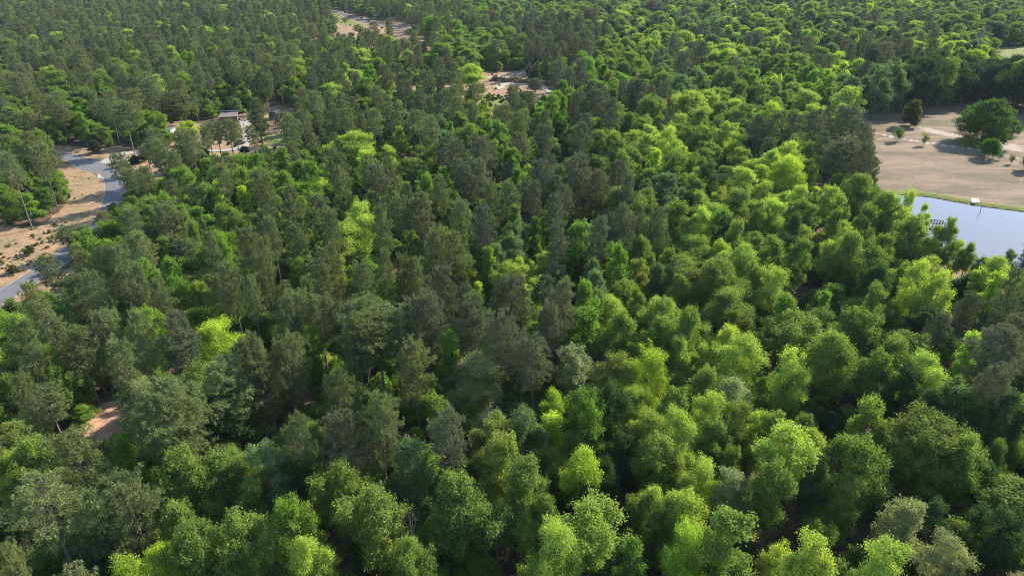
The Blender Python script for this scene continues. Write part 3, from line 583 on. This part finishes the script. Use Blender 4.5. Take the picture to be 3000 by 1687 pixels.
# distances measured on the ground with depth squeezed
hg = np.stack([HX, HY*.6], 1)
taken_x, taken_y, taken_r = list(HX), list(HY), list(HR)
cell = {}
def put(x, y, r_): cell.setdefault((int(x//12), int(y//12)), []).append((x, y, r_))
def clear(x, y, r_, f=.85):
    cx0, cy0 = int(x//12), int(y//12)
    for a in (-1, 0, 1):
        for b_ in (-1, 0, 1):
            for (u, v, q) in cell.get((cx0+a, cy0+b_), ()):
                if (u-x)**2+(v-y)**2 < ((r_+q)*f)**2: return False
    return True
for t_ in TREES: put(t_['x'], t_['y'], t_['r'])
order = rng.permutation(len(cand))
fill = []; pre = []
pxa, pya, _z = proj(cand[:, 0], cand[:, 1], 12.0)
for i in order:
    x, y, sp = cand[i]
    d2 = (HX-x)**2+((HY-y)*.6)**2
    nn = np.argpartition(d2, 4)[:4]; j = nn[int(rng.integers(0, 4))] if rng.random() < .55 else nn[np.argmin(d2[nn])]
    k = HK[j]
    if k == 'k': k = 'g'
    px_, py_ = pxa[i], pya[i]; onleft = px_ < 1250-(py_-300)*.1 and py_ < 900
    if px_ < 1350 and py_ < 330 and not (px_ > 1150 and py_ > 60): k = 'ppppppppqqvgl'[int(rng.integers(0, 13))]
    if y > 620 and px_ > 1450: k = 'ggbqdoggb'[int(rng.integers(0, 9))]
    if y > 470 and px_ > 1950: k = 'gbdgbdqogdlbgy'[int(rng.integers(0, 14))]
    if rng.random() < (.45 if (onleft and py_ > 380) else .22) and k in 'pq':
        k = 'v' if rng.random() < .6 else 'g'; f = 'bush'; hh = rng.uniform(5, 9); r_ = rng.uniform(2.4, 3.8)
    else:
        f = K[k][1][int(rng.integers(0, len(K[k][1])))]
        if k in 'pq': hh = rng.uniform(14, 24); r_ = hh*rng.uniform(.145, .205)
        else: hh = rng.uniform(10, 18); r_ = rng.uniform(3.6, 7.2)*(1.3 if y > 500 else 1)
        if y < 330: hh *= .82; r_ *= .85
    pre.append(dict(k=k, x=float(x), y=float(y), h=hh, r=r_, f=f, hand=False))
for i in range(22000):                          # undergrowth
    y = 60+rng.random()**.8*600; x = rng.uniform(-1, 1)*(y*.95+40)
    r_ = rng.uniform(1.6, 3.2); hh = r_*rng.uniform(1.7, 2.6)
    right = 1500+x*F/(y*ct+H*st) > 1350
    if rng.random() > (.62 if not right else .5): continue
    k = 'vvgglo'[int(rng.integers(0, 6))] if not right else 'ggvdol'[int(rng.integers(0, 6))]
    pre.append(dict(k=k, x=x, y=y, h=hh, r=r_, f='bush', hand=False, ug=True))
ax = {q: np.array([t_[q] for t_ in pre]) for q in 'xyhr'}; thin = np.array([t_['f'] != 'bush' for t_ in pre])
bad = base_open(ax['x'], ax['y'])
for fz in (1, .9, .75, .55, .3, .05):
    u, v, z_ = proj(ax['x'], ax['y'], ax['h']*fz); wp = ax['r']*F/z_*np.where((fz > .5) | ~thin, .75, .12)*(fz < 1)
    inn = (u > -60) & (u < 3060)
    for q in (-1, 0, 1): bad |= is_open(u+q*wp, v) & inn
for t_, b_ in zip(pre, bad):
    if b_: continue
    ug = t_.get('ug')
    if not clear(t_['x'], t_['y'], t_['r'], .36 if ug else ((.95 if t_['y'] < 420 else .80) if t_['k'] in 'pq' else .70)): continue
    put(t_['x'], t_['y'], t_['r']*(.5 if ug else 1)); fill.append(t_)
TREES += fill
print('hand', n_hand, 'fill', len(fill))

for t_ in TREES:
    if t_['f'] == 'pine' and t_['r'] > 5.6 and t_['hand']: t_['f'] = 'pinebig'
    if t_['f'] in ('broad', 'soft') and t_['r'] > 6.3 and (t_['hand'] or random.random() < .5): t_['f'] = 'broadbig'
    vs = DIM[t_['f']]; vi = random.randrange(len(vs)); t_['v'] = vi
    h0, r0 = vs[vi]; t_['sz'] = t_['h']/h0; t_['sx'] = max(.35, t_['r']/r0)
    t_['rz'] = random.uniform(0, 2*PI); t_['tx'] = random.gauss(0, .025); t_['ty'] = random.gauss(0, .025)
    base = np.array(K[t_['k']][0]); s_ = random.gauss(1, .10); hue = random.gauss(0, .03)
    t_['tint'] = tuple(float(v) for v in base*s_*np.array([1+hue*1.4, 1+hue*.3, 1-hue*1.2]))
    a = proj(t_['x'], t_['y'], t_['h']*.8); t_['px'], t_['py'], t_['zc'] = map(float, a)
    t_['size'] = t_['r']/t_['zc']*F

def inframe(t_): 
    top = float(proj(t_['x'], t_['y'], t_['h'])[1])
    return -20 < t_['px'] < 3020 and top < 1680 and t_['py'] > -15
cls = {'pine': lambda t_: t_['k'] in 'pq', 'broad': lambda t_: t_['k'] not in 'pqk' and t_['f'] != 'bush', 'bush': lambda t_: t_['f'] == 'bush', 'bare': lambda t_: t_['k'] == 'k'}
SINGLE = []; REST = {}
for c_, fn in cls.items():
    L = [t_ for t_ in TREES if fn(t_)]
    vis = [t_ for t_ in L if inframe(t_)]
    vis.sort(key=lambda t_: -(t_['size']*(1.25 if t_['hand'] else 1)))
    lim = {'pine': 300, 'broad': 300, 'bush': 0, 'bare': 99}[c_]
    one = vis[:lim]; ids = set(id(t_) for t_ in one); SINGLE += one; REST[c_] = [t_ for t_ in L if id(t_) not in ids]
    print(c_, len(L), len(one), len(REST[c_]))

# ---- labels that single out each tree
ROWS = [(0, 'near the top edge'), (150, 'high up'), (330, 'upper middle'), (560, 'above centre'), (780, 'below centre'), (1020, 'lower middle'), (1240, 'low down'), (1480, 'at the bottom edge')]
COLS = [(0, 'at the left edge'), (300, 'far left'), (640, 'left'), (1000, 'left of centre'), (1350, 'in the centre'), (1680, 'right of centre'), (2020, 'right'), (2380, 'far right'), (2720, 'at the right edge')]
def pick(L, v):
    r_ = L[0][1]
    for a, b_ in L:
        if v >= a: r_ = b_
    return r_
LAND = [((505, 380), 90, 'beside the small white trailer'), ((690, 350), 90, 'by the flat-roofed shed'), ((290, 500), 130, 'at the road bend'), ((100, 810), 110, 'beside the left road'), ((1080, 110), 110, 'by the cul-de-sac'),
        ((1500, 235), 110, 'by the sandy road'), ((280, 1240), 120, 'by the red sandy clearing'), ((2640, 640), 120, 'on the near pond bank'), ((2560, 420), 90, 'at the corner of the dry field'), ((2700, 270), 160, 'behind the dry field'), ((2840, 760), 120, 'below the pond')]
groups = {}
for t_ in SINGLE:
    tx_, ty_, _ = proj(t_['x'], t_['y'], t_['h']*.85); t_['lx'], t_['ly'] = float(tx_), float(ty_)
    kw = K[t_['k']][3]
    if t_['f'] == 'pinebig': sh = 'wide '
    elif t_['k'] in 'pq': sh = 'bushy ' if t_['v'] in (2, 4) else ('bare-trunked ' if t_['v'] in (1, 5) else '')
    elif t_['k'] == 'k': sh = ''
    else: sh = {'cone': 'pointed ', 'soft': 'feathery ', 'broad': 'rounded ', 'broadbig': 'wide '}[t_['f']]
    loc = None; bd = 1e9
    for (a, b_), rad, nm in LAND:
        d = math.hypot(t_['lx']-a, t_['ly']-b_)
        if d < rad and d < bd: bd = d; loc = nm
    if not loc: loc = pick(ROWS, t_['ly'])+', '+pick(COLS, t_['lx'])
    t_['base'] = (sh+kw+' tree').replace('pine tree', 'pine'); t_['loc'] = loc
    groups.setdefault((t_['base'], loc), []).append(t_)
ORD = ['leftmost', 'second from left', 'third from left', 'fourth from left', 'fifth from left', 'sixth from left', 'seventh from left', 'eighth from left', 'ninth from left', 'tenth from left', 'eleventh from left', 'twelfth from left']
NUM = ['', '', 'two', 'three', 'four', 'five', 'six', 'seven', 'eight', 'nine', 'ten', 'eleven', 'twelve']
for (b_, loc), L in groups.items():
    L.sort(key=lambda t_: t_['lx']); n = len(L)
    for i, t_ in enumerate(L):
        o_ = '' if n == 1 else (', '+('rightmost' if i == n-1 else ORD[min(i, 11)])+' of '+(NUM[n] if n < 13 else 'many'))
        t_['label'] = b_+' '+loc+o_
def nwords(q): return len(q.replace('-', ' ').split())
for (b_, loc), L in groups.items():
    for t_ in L:
        if nwords(t_['label']) > 16: t_['label'] = t_['label'].replace(', ', ' ', 1).replace(' tree ', ' ')
        if nwords(t_['label']) > 16: t_['label'] = t_['label'].replace(' from left of', ' of')
for (b_, loc), L in groups.items():
    if len(L) == 1: L[0]['label'] = ('only ' if nwords(L[0]['label']) < 15 else '')+L[0]['label']

# ---- single trees
rep = {}
def mk_tree(t_, name, label, cat, group):
    root = empty(name, (t_['x'], t_['y'], 0), t_['rz']); root.scale = (t_['sx'], t_['sx'], t_['sz'])
    root.rotation_euler = (t_['tx'], t_['ty'], t_['rz'])
    cm, tm = VAR[t_['f']][t_['v']]
    tr = bpy.data.objects.new('trunk', tm); C.objects.link(tr); tr.parent = root
    cr = bpy.data.objects.new('crown', cm); C.objects.link(cr); cr.parent = root; cr['tint'] = t_['tint']
    tag(root, label, cat, group); rep.setdefault((t_['f'], t_['v']), (cr, tr)); return root
GN_ = {'pine': ('pine_tree', 'pine tree', 'pines of the mixed wood'), 'broad': ('broadleaf_tree', 'broadleaf tree', 'broadleaf trees of the mixed wood'), 'bare': ('bare_tree', 'bare tree', 'leafless grey trees in the wood')}
for t_ in SINGLE:
    c_ = 'bare' if t_['k'] == 'k' else ('pine' if t_['k'] in 'pq' else 'broad')
    nm, cat, g = GN_[c_]; mk_tree(t_, nm, t_['label'], cat, g)

# ---- trees standing alone in the dry field
def field_tree(px_, py_, h_, r_, f, v, tint, name, label, cat, group=None):
    X, Y = map(float, gp(px_, py_)); h0, r0 = DIM[f][v]
    return mk_tree(dict(x=X, y=Y, sx=r_/r0, sz=h_/h0, rz=random.uniform(0, 6), tx=0, ty=0, f=f, v=v, tint=tint), name, label, cat, group)
VAR['big'] = [broad_mesh(86, 12.5, 18, .05, 'dome', 190, 50, .46, 11)]; DIM['big'] = [(18, 12.5)]
VAR['ball'] = [broad_mesh(82, 4.2, 6.0, .17, 'dome', 110, 30, .26, 8)]; DIM['ball'] = [(6.0, 4.2)]
VAR['cedar'] = [broad_mesh(83, 4.5, 10, .08, 'dome', 100, 26, .36, 9)]; DIM['cedar'] = [(10, 4.5)]
VAR['sap'] = [broad_mesh(84, 1.5, 4.0, .3, 'round', 12, 14, .3, 5), broad_mesh(85, 1.4, 3.6, .3, 'tall', 10, 10, .3, 4)]; DIM['sap'] = [(4.0, 1.5), (3.6, 1.4)]
field_tree(2873, 416, 16.3, 12.8, 'big', 0, (.095, .16, .03), 'shade_tree', 'huge dome-shaped green shade tree standing alone in the dry field', 'shade tree')
field_tree(2894, 463, 6.4, 4.1, 'ball', 0, (.09, .18, .025), 'round_tree', 'small ball-shaped green tree standing in the dry field', 'broadleaf tree')
field_tree(2665, 371, 11.2, 4.8, 'cedar', 0, (.11, .105, .035), 'cedar_tree', 'olive-brown cedar with ragged points at the field\'s far side', 'conifer')
field_tree(2628, 415, 4.8, 1.9, 'sap', 0, (.13, .2, .05), 'sapling', 'green sapling in the shade patch left of the pale sapling', 'sapling', 'saplings planted along the track')
field_tree(2705, 427, 4.3, 1.6, 'sap', 1, (.24, .24, .12), 'sapling', 'thin pale-leaved sapling just below the pale track', 'sapling', 'saplings planted along the track')
field_tree(2831, 432, 4.2, 2.6, 'sap', 0, (.17, .20, .05), 'sapling', 'bushy sapling in the big tree\'s shadow', 'sapling', 'saplings planted along the track')
field_tree(2961, 481, 3.0, 1.1, 'sap', 1, (.24, .22, .12), 'sapling', 'tiny nearly bare sapling at the right edge of the field', 'sapling', 'saplings planted along the track')
field_tree(3012, 500, 6, 3.2, 'ball', 0, (.08, .14, .03), 'round_tree', 'dark green tree cut off by the right edge above the pond', 'broadleaf tree')

# ---- everything beyond counting: same trees scattered over the rest of the wood
def scatter(name, L, label, cat):
    fams = sorted(set((t_['f'], t_['v']) for t_ in L)); ok = [f for f in fams if f in rep]
    n = len(L); me = bpy.data.meshes.new(name); me.vertices.add(n)
    me.vertices.foreach_set('co', np.array([(t_['x'], t_['y'], 0) for t_ in L], np.float32).ravel())
    def addv(nm, ty, vals, key):
        a = me.attributes.new(nm, ty, 'POINT'); a.data.foreach_set(key, np.array(vals, np.int32 if ty == 'INT' else np.float32).ravel())
    addv('vi', 'INT', [ok.index((t_['f'], t_['v'])) if (t_['f'], t_['v']) in rep else 0 for t_ in L], 'value')
    addv('scl', 'FLOAT_VECTOR', [(t_['sx'], t_['sx'], t_['sz']) for t_ in L], 'vector')
    addv('rot', 'FLOAT_VECTOR', [(t_['tx'], t_['ty'], t_['rz']) for t_ in L], 'vector')
    addv('tint', 'FLOAT_VECTOR', [t_['tint'] for t_ in L], 'vector')
    o = link_mesh(name, me); tag(o, label, cat, kind='stuff')
    ng = bpy.data.node_groups.new(name, 'GeometryNodeTree'); ng.interface.new_socket('Geometry', in_out='INPUT', socket_type='NodeSocketGeometry'); ng.interface.new_socket('Geometry', in_out='OUTPUT', socket_type='NodeSocketGeometry')
    gi = ng.nodes.new('NodeGroupInput'); go = ng.nodes.new('NodeGroupOutput'); acc = None
    for i, fv in enumerate(ok):
        pr = rep[fv]; j = ng.nodes.new('GeometryNodeJoinGeometry')
        for ob in pr:
            oi = ng.nodes.new('GeometryNodeObjectInfo'); oi.inputs[0].default_value = ob; oi.transform_space = 'ORIGINAL'; ng.links.new(oi.outputs['Geometry'], j.inputs[0])
        iop = ng.nodes.new('GeometryNodeInstanceOnPoints')
        na = ng.nodes.new('GeometryNodeInputNamedAttribute'); na.data_type = 'INT'; na.inputs[0].default_value = 'vi'
        cmp_ = ng.nodes.new('FunctionNodeCompare'); cmp_.data_type = 'INT'; cmp_.operation = 'EQUAL'
        ng.links.new(na.outputs[0], [s for s in cmp_.inputs if s.type == 'INT'][0]); [s for s in cmp_.inputs if s.type == 'INT'][1].default_value = i
        ng.links.new(cmp_.outputs[0], iop.inputs['Selection'])
        ng.links.new(gi.outputs[0], iop.inputs['Points']); ng.links.new(j.outputs[0], iop.inputs['Instance'])
        for nm, so in (('scl', 'Scale'), ('rot', 'Rotation')):
            a = ng.nodes.new('GeometryNodeInputNamedAttribute'); a.data_type = 'FLOAT_VECTOR'; a.inputs[0].default_value = nm
            ng.links.new(a.outputs[0], iop.inputs[so])
        if acc is None: acc = ng.nodes.new('GeometryNodeJoinGeometry')
        ng.links.new(iop.outputs[0], acc.inputs[0])
    ng.links.new(acc.outputs[0], go.inputs[0])
    md = o.modifiers.new('scatter', 'NODES'); md.node_group = ng; return o
for f in ('bush',):
    for v in range(3):
        # one real shrub of each shape beside the road verge stands for the undergrowth
        X, Y = gp([(233, 690), (88, 745), (40, 800)][v][0], [(233, 690), (88, 745), (40, 800)][v][1])
        mk_tree(dict(x=float(X), y=float(Y), sx=.45, sz=.28, rz=v, tx=0, ty=0, f=f, v=v, tint=(.10, .11, .035)), 'shrub', ['low brown-green shrub on the sandy verge nearest the road bend', 'low shrub in the middle of the sandy verge', 'low shrub on the sandy verge nearest the left edge'][v], 'shrub', 'shrubs on the sandy verge')
scatter('pine_wood', REST['pine'], 'mass of grey-green pines filling the rest of the wood', 'pine wood')
scatter('broadleaf_wood', REST['broad'], 'mass of green broadleaf trees filling the rest of the wood', 'broadleaf wood')
scatter('undergrowth', REST['bush'], 'green saplings and shrubs growing beneath the tall trees', 'undergrowth')
# low scrub on the verge and clearings
L = []
for poly, n, tint, rr in ((VERGE, 50, (.30, .24, .13), (.15, .4)), ([(-60, 790), (60, 690), (150, 650), (200, 640), (190, 700), (60, 800), (-60, 850)], 55, (.30, .28, .12), (.25, .65)), ([(1545, 236), (1640, 250), (1680, 290), (1640, 285), (1600, 250), (1440, 238), (1440, 228)], 200, (.34, .27, .2), (.5, 1.3)), (YARD, 60, (.06, .09, .03), (.3, 1.0)), (EAST, 50, (.13, .13, .04), (.2, .6)), (TOPC, 60, (.12, .15, .04), (.5, 1.4)), (MID, 90, (.22, .23, .09), (.3, .9)), (MIDG, 40, (.08, .14, .03), (.5, 1.2))):
    xs_ = [p[0] for p in poly]; ys_ = [p[1] for p in poly]; c0 = 0
    for _ in range(n*6):
        if c0 >= n: break
        x, y = random.uniform(min(xs_), max(xs_)), random.uniform(min(ys_), max(ys_))
        if not bool(pip(np.array([x]), np.array([y]), poly)[0]): continue
        X, Y = map(float, gp(x, y))
        if float(dist_line(np.array([X]), np.array([Y]), ROAD_W)[0]) < 4.5: continue
        r_ = random.uniform(*rr); v = random.randrange(3); s_ = random.uniform(.8, 1.2); c0 += 1
        L.append(dict(x=X, y=Y, f='bush', v=v, sx=r_/3.2, sz=r_/6.0*random.uniform(.7, 1.2), rz=random.uniform(0, 6), tx=0, ty=0, tint=tuple(q*s_ for q in tint)))
scatter('scrub', L, 'low brown and green scrub dotted over the sandy ground', 'scrub')

# ------------------------------------------------------------------ buildings and objects of the yard
def P3(x, y, z=0.0):
    a, b_ = gp(x, y, z); return float(a), float(b_)
def fence(name, a, b_, n, label, hgt=1.4, rails=3, thick=.12, mat='wood'):
    a = np.array(a); b_ = np.array(b_); root = empty(name, (float(a[0]), float(a[1]), 0), math.atan2(b_[1]-a[1], b_[0]-a[0])); L = float(np.linalg.norm(b_-a))
    for i in range(n):
        p = MB(); p.box((L*i/(n-1), 0, hgt/2+.05), (thick*1.3, thick*1.3, hgt+.1)); p.build('post', M[mat], root)
    for k in range(rails):
        r_ = MB(); r_.box((L/2, .1, hgt*(k+1)/rails-.12), (L, .05, .16)); r_.build('rail', M[mat], root)
    tag(root, label, 'fence'); return root
fence('rail_fence', P3(742, 358), P3(815, 383), 12, 'brown three-rail fence along the front of the sandy yard')
fence('rail_fence', P3(655, 368), P3(735, 352), 10, 'dark rail fence left of the lane near the flat-roofed shed')
fence('rail_fence', P3(775, 326), P3(828, 315), 9, 'pale rail fence behind the small brown shed', 1.3, 2, .12, 'wood_pale')
fence('rail_fence', P3(775, 412), P3(812, 420), 6, 'short brown fence below the green lawn patch', 1.2, 2)
# long shed with mono-pitch roof
X, Y = P3(672, 357); sh = empty('long_shed', (X, Y, 0), math.radians(12))
mb = MB(); mb.box((0, 2.0, 1.2), (7.6, 4.4, 2.4)); mb.build('wall', M['wall'], sh)
mb = MB(); mb.add([(-4.4, -.9, 2.44), (4.4, -.9, 2.44), (4.0, 4.3, 3.5), (-4.0, 4.3, 3.5), (-4.4, -.9, 2.56), (4.4, -.9, 2.56), (4.0, 4.3, 3.62), (-4.0, 4.3, 3.62)], [(0, 3, 2, 1), (4, 5, 6, 7), (0, 1, 5, 4), (1, 2, 6, 5), (2, 3, 7, 6), (3, 0, 4, 7)]); rf = mb.build('roof', M['roof'], sh)
mb = MB(); mb.box((0, 4.45, 3.5), (8.0, .25, .9)); mb.build('fascia', M['dark'], rf)
mb = MB(); mb.box((0, 4.9, 4.02), (8.4, 1.1, .12)); mb.build('ridge_cap', M['metal'], rf)
tag(sh, 'low shed with pale sloping sheet roof and dark upper edge', 'shed')
# small shed
X, Y = P3(810, 347); s2 = empty('small_shed', (X, Y, 0), math.radians(-14))
mb = MB(); mb.box((0, 0, 1.45), (5.2, 4.4, 2.9)); mb.build('wall', M['wall'], s2)
mb = MB(); mb.prism([(-3.1, 2.75), (0, 3.75), (3.1, 2.75), (3.1, 2.9), (0, 3.92), (-3.1, 2.9)], -2.7, 2.7); mb.build('roof', M['roof'], s2)
mb = MB(); mb.box((-.9, -2.23, 1.75), (1.3, .08, 1.2)); mb.build('window', M['dark'], s2)
mb = MB(); mb.box((1.2, -2.23, 1.05), (1.0, .08, 2.0)); mb.build('door', M['wood'], s2)
tag(s2, 'small brown wooden shed with dark window and grey pitched roof', 'shed')
# white trailer
X, Y = P3(507, 394); tr = empty('white_trailer', (X, Y, 0), math.radians(75))
body = [(-2.6, .55), (2.3, .55), (2.75, .9), (2.75, 2.0), (2.4, 2.6), (-2.2, 2.75), (-2.65, 2.4)]
mb = MB(); mb.prism(body, -1.15, 1.15); mb.build('body', M['white'], tr)
for sgn in (-1, 1):
    for xx in (-.5, .45):
        mb = MB(); mb.tube([(xx, sgn*1.16, .36), (xx, sgn*.9, .36)], .36, 14); wh = mb.build('wheel', M['rubber'], tr)
        mb = MB(); mb.tube([(xx, sgn*1.19, .36), (xx, sgn*1.15, .36)], .17, 10); mb.build('rim', M['metal'], wh)
    mb = MB(); mb.box((1.3, sgn*1.16, 1.9), (1.1, .04, .5)); mb.build('window', M['glass'], tr)
mb = MB(); mb.box((-2.63, 0, 1.95), (.05, 1.5, .55)); mb.build('rear_window', M['glass'], tr)
mb = MB(); mb.tube([(2.6, -.7, .6), (4.1, 0, .55)], .06, 6); mb.tube([(2.6, .7, .6), (4.1, 0, .55)], .06, 6); mb.tube([(4.0, 0, .55), (4.0, 0, .0)], .05, 6); mb.build('drawbar', M['metal'], tr)
tag(tr, 'small white enclosed trailer parked on sand among the pines', 'trailer')
# dark parked cars
def car(px_, py_, rz, label, paint):
    X, Y = P3(px_, py_); c_ = empty('parked_car', (X, Y, 0), rz)
    mb = MB(); mb.prism([(-2.2, .35), (2.2, .35), (2.25, .75), (2.0, .95), (1.1, 1.02), (-1.9, 1.05), (-2.25, .8)], -.88, .88); mb.build('body', paint, c_)
    mb = MB(); mb.prism([(-1.75, 1.04), (1.05, 1.02), (.45, 1.5), (-1.35, 1.56)], -.76, .76); cb = mb.build('cabin', M['glass'], c_)
    mb = MB(); mb.prism([(-1.4, 1.565), (.5, 1.5), (.45, 1.56), (-1.35, 1.62)], -.74, .74); mb.build('roof', paint, cb)
    for sx in (-1.35, 1.35):
        for sy in (-.8, .8):
            mb = MB(); mb.tube([(sx, sy-.11, .33), (sx, sy+.11, .33)], .33, 14); mb.build('wheel', M['rubber'], c_)
    for sy in (-.6, .6):
        mb = MB(); mb.box((2.24, sy, .72), (.06, .3, .14)); mb.build('headlight', M['white'], c_)
    tag(c_, label, 'car', 'cars parked in the yard')
car(704, 421, 2.6, 'dark blue-black car half hidden under the pines by the lane', M['car'])
car(533, 444, .1, 'pale silver car on the driveway behind the left pines', noisy('silver_paint', (.45, .47, .5), (.5, .52, .55), .5, .3, 0, .6))
# dark clipped shrubs and boulders
def shrub(px_, py_, r_, tint, label):
    X, Y = P3(px_, py_); v = random.randrange(3)
    mk_tree(dict(x=X, y=Y, sx=r_/3.2, sz=r_/4.5, rz=random.uniform(0, 6), tx=0, ty=0, f='bush', v=v, tint=tint), 'shrub', label, 'shrub', 'dark shrubs around the driveway and yard')
for a in ((397, 480, 1.9, 'dark rounded shrub below the driveway, left of the pair'), (424, 474, 2.1, 'dark rounded shrub below the driveway, right of the pair'), (590, 450, 2.0, 'dark shrub beside the driveway, left of the two close together'), (605, 456, 1.6, 'small dark shrub beside the driveway, right of the two close together'),
          (718, 452, 1.8, 'near-black upright shrub right of the parked dark car'), (775, 378, 2.2, 'dark green shrub in front of the three-rail fence')): shrub(a[0], a[1], a[2], (.022, .04, .014), a[3])
shrub(282, 449, 2.6, (.06, .07, .03), 'brown-green shrub on the grass strip beside the road shadow')
def boulder(px_, py_, r_, label, seed):
    X, Y = P3(px_, py_); r2 = np.random.default_rng(seed); V = []; Fs = []; nu, nv = 12, 7
    for j in range(nv+1):
        for i in range(nu):
            th = PI*j/nv; ph = 2*PI*i/nu; q = 1+.14*math.sin(3*ph+seed)*math.sin(th)+r2.uniform(-.07, .07)*(0 < j < nv)
            V.append((r_*q*math.sin(th)*math.cos(ph), r_*.8*q*math.sin(th)*math.sin(ph), r_*.3+r_*.62*q*math.cos(th)))
    for j in range(nv):
        for i in range(nu): Fs.append((j*nu+i, (j+1)*nu+i, (j+1)*nu+(i+1) % nu, j*nu+(i+1) % nu))
    mb = MB(); mb.add(V, Fs); o = mb.build('boulder', M['stone']); o.location = (X, Y, 0); tag(o, label, 'rock', 'rocks in the sandy yard')
boulder(713, 344, 1.3, 'pale boulder beside the brush pile, largest of the rocks', 1); boulder(704, 350, .8, 'small pale rock left of the largest boulder', 2); boulder(763, 380, 1.2, 'whitish rock just below the three-rail fence', 3); boulder(850, 345, 1.2, 'pale rock right of the small brown shed', 4)
# brush pile
X, Y = P3(690, 344); mb = MB()
for i in range(150):
    a = random.uniform(0, 6.3); r_ = random.uniform(0, 3.2)**1.0; z = max(0, 1.2-r_*.35)*random.random(); d = random.uniform(0, 3.1); l_ = random.uniform(.6, 1.6)
    p0 = (r_*math.cos(a), r_*math.sin(a)*.7, z+.05); mb.tube([p0, (p0[0]+l_*math.cos(d), p0[1]+l_*math.sin(d), z+random.uniform(0, .8))], [.06, .02], 4)
o = mb.build('brush_pile', M['wood']); o.location = (X, Y, 0); tag(o, 'heap of brown cut branches beside the long shed', 'brush pile')
# posts
def post(px_, py_, h_, mat, label, name='post', cat='post', r_=.13):
    X, Y = P3(px_, py_); mb = MB(); mb.tube([(0, 0, -.3), (0, 0, h_*.5), (0, 0, h_-.05), (0, 0, h_)], [r_, r_, r_*.92, r_*.4], 8); o = mb.build(name, M[mat]); o.location = (X, Y, 0); tag(o, label, cat)
post(716, 376, 2.2, 'wood', 'dark wooden gatepost standing on the pale lane', r_=.18)
post(205, 579, 2.4, 'wood', 'short dark stump post at the edge of the left sandy verge', 'stump', 'stump', .45)
post(1030, 32, 14, 'white', 'slim pale pole at the edge of the trees above the cul-de-sac', 'pole', 'pole', .18)
# concrete apron
def slab(pts, z, name, label, cat, mat='concrete', th=.3):
    w_ = [P3(x, y) for x, y in pts]; n = len(w_); mb = MB(); mb.add([(x, y, z) for x, y in w_]+[(x, y, z-th) for x, y in w_], [tuple(range(n))]+[(i, n+i, n+(i+1) % n, (i+1) % n) for i in range(n)])
    o = mb.build(name, M[mat]); tag(o, label, cat); return o
slab([(289, 508), (306, 526), (283, 522)], .13, 'concrete_apron', 'small pale triangular concrete apron on the inside of the road bend', 'concrete slab')
slab([(2845, 582), (2866, 583), (2870, 595), (2847, 593)], .16, 'concrete_slab', 'white concrete slab on the grassy far bank of the pond', 'concrete slab', 'white', .9)
# pole in the pond
a = P3(2871, 623, -.5); b2 = P3(2877, 604, -.5)
mb = MB(); mb.tube([(-.1, -.3, -.9), (.2, .5, 1.2), (.4, 1.1, 2.5), (.42, 1.15, 2.6)], [.1, .09, .08, .04], 8); o = mb.build('pond_post', M['metal']); o.location = (a[0], a[1], 0); tag(o, 'thin dark pole leaning out of the pond below the white slab', 'pole')
# dock
d0 = np.array(P3(2694, 658)); d1 = np.array(P3(2764, 662)); L_ = float(np.linalg.norm(d1-d0)); dk = empty('dock', (float(d0[0]), float(d0[1]), 0), math.atan2(d1[1]-d0[1], d1[0]-d0[0]))
mb = MB(); mb.box((L_/2, 0, .28), (L_, 1.9, .12)); mb.build('deck', M['wood_pale'], dk)
for i in range(9):
    for sgn in (-1, 1):
        mb = MB(); mb.box((L_*i/8, sgn*.9, .35), (.14, .14, 2.2)); mb.build('post', M['wood'], dk)
for sgn in (-1, 1):
    for z in (.95, 1.42):
        mb = MB(); mb.box((L_/2, sgn*.9+.1*sgn, z), (L_, .06, .14)); mb.build('rail', M['wood'], dk)
mb = MB(); mb.box((L_+.9, -.1, .1), (1.8, 2.6, .25)); mb.build('float', M['rubber'], dk)
tag(dk, 'wooden fishing dock with dark railings reaching into the pond', 'dock')
# thin air over the far wood
mb = MB(); mb.box((0, 900, 42), (4600, 3300, 90)); mh, th_, bh = newmat('haze'); th_.nodes.remove(bh)
pv = N(th_, 'ShaderNodeVolumePrincipled'); pv.inputs['Color'].default_value = (.78, .88, 1, 1); pv.inputs['Density'].default_value = .00004
th_.links.new(pv.outputs[0], th_.nodes['Material Output'].inputs['Volume'])
tag(mb.build('haze', mh), 'thin pale haze over the far wood', 'haze', kind='stuff')
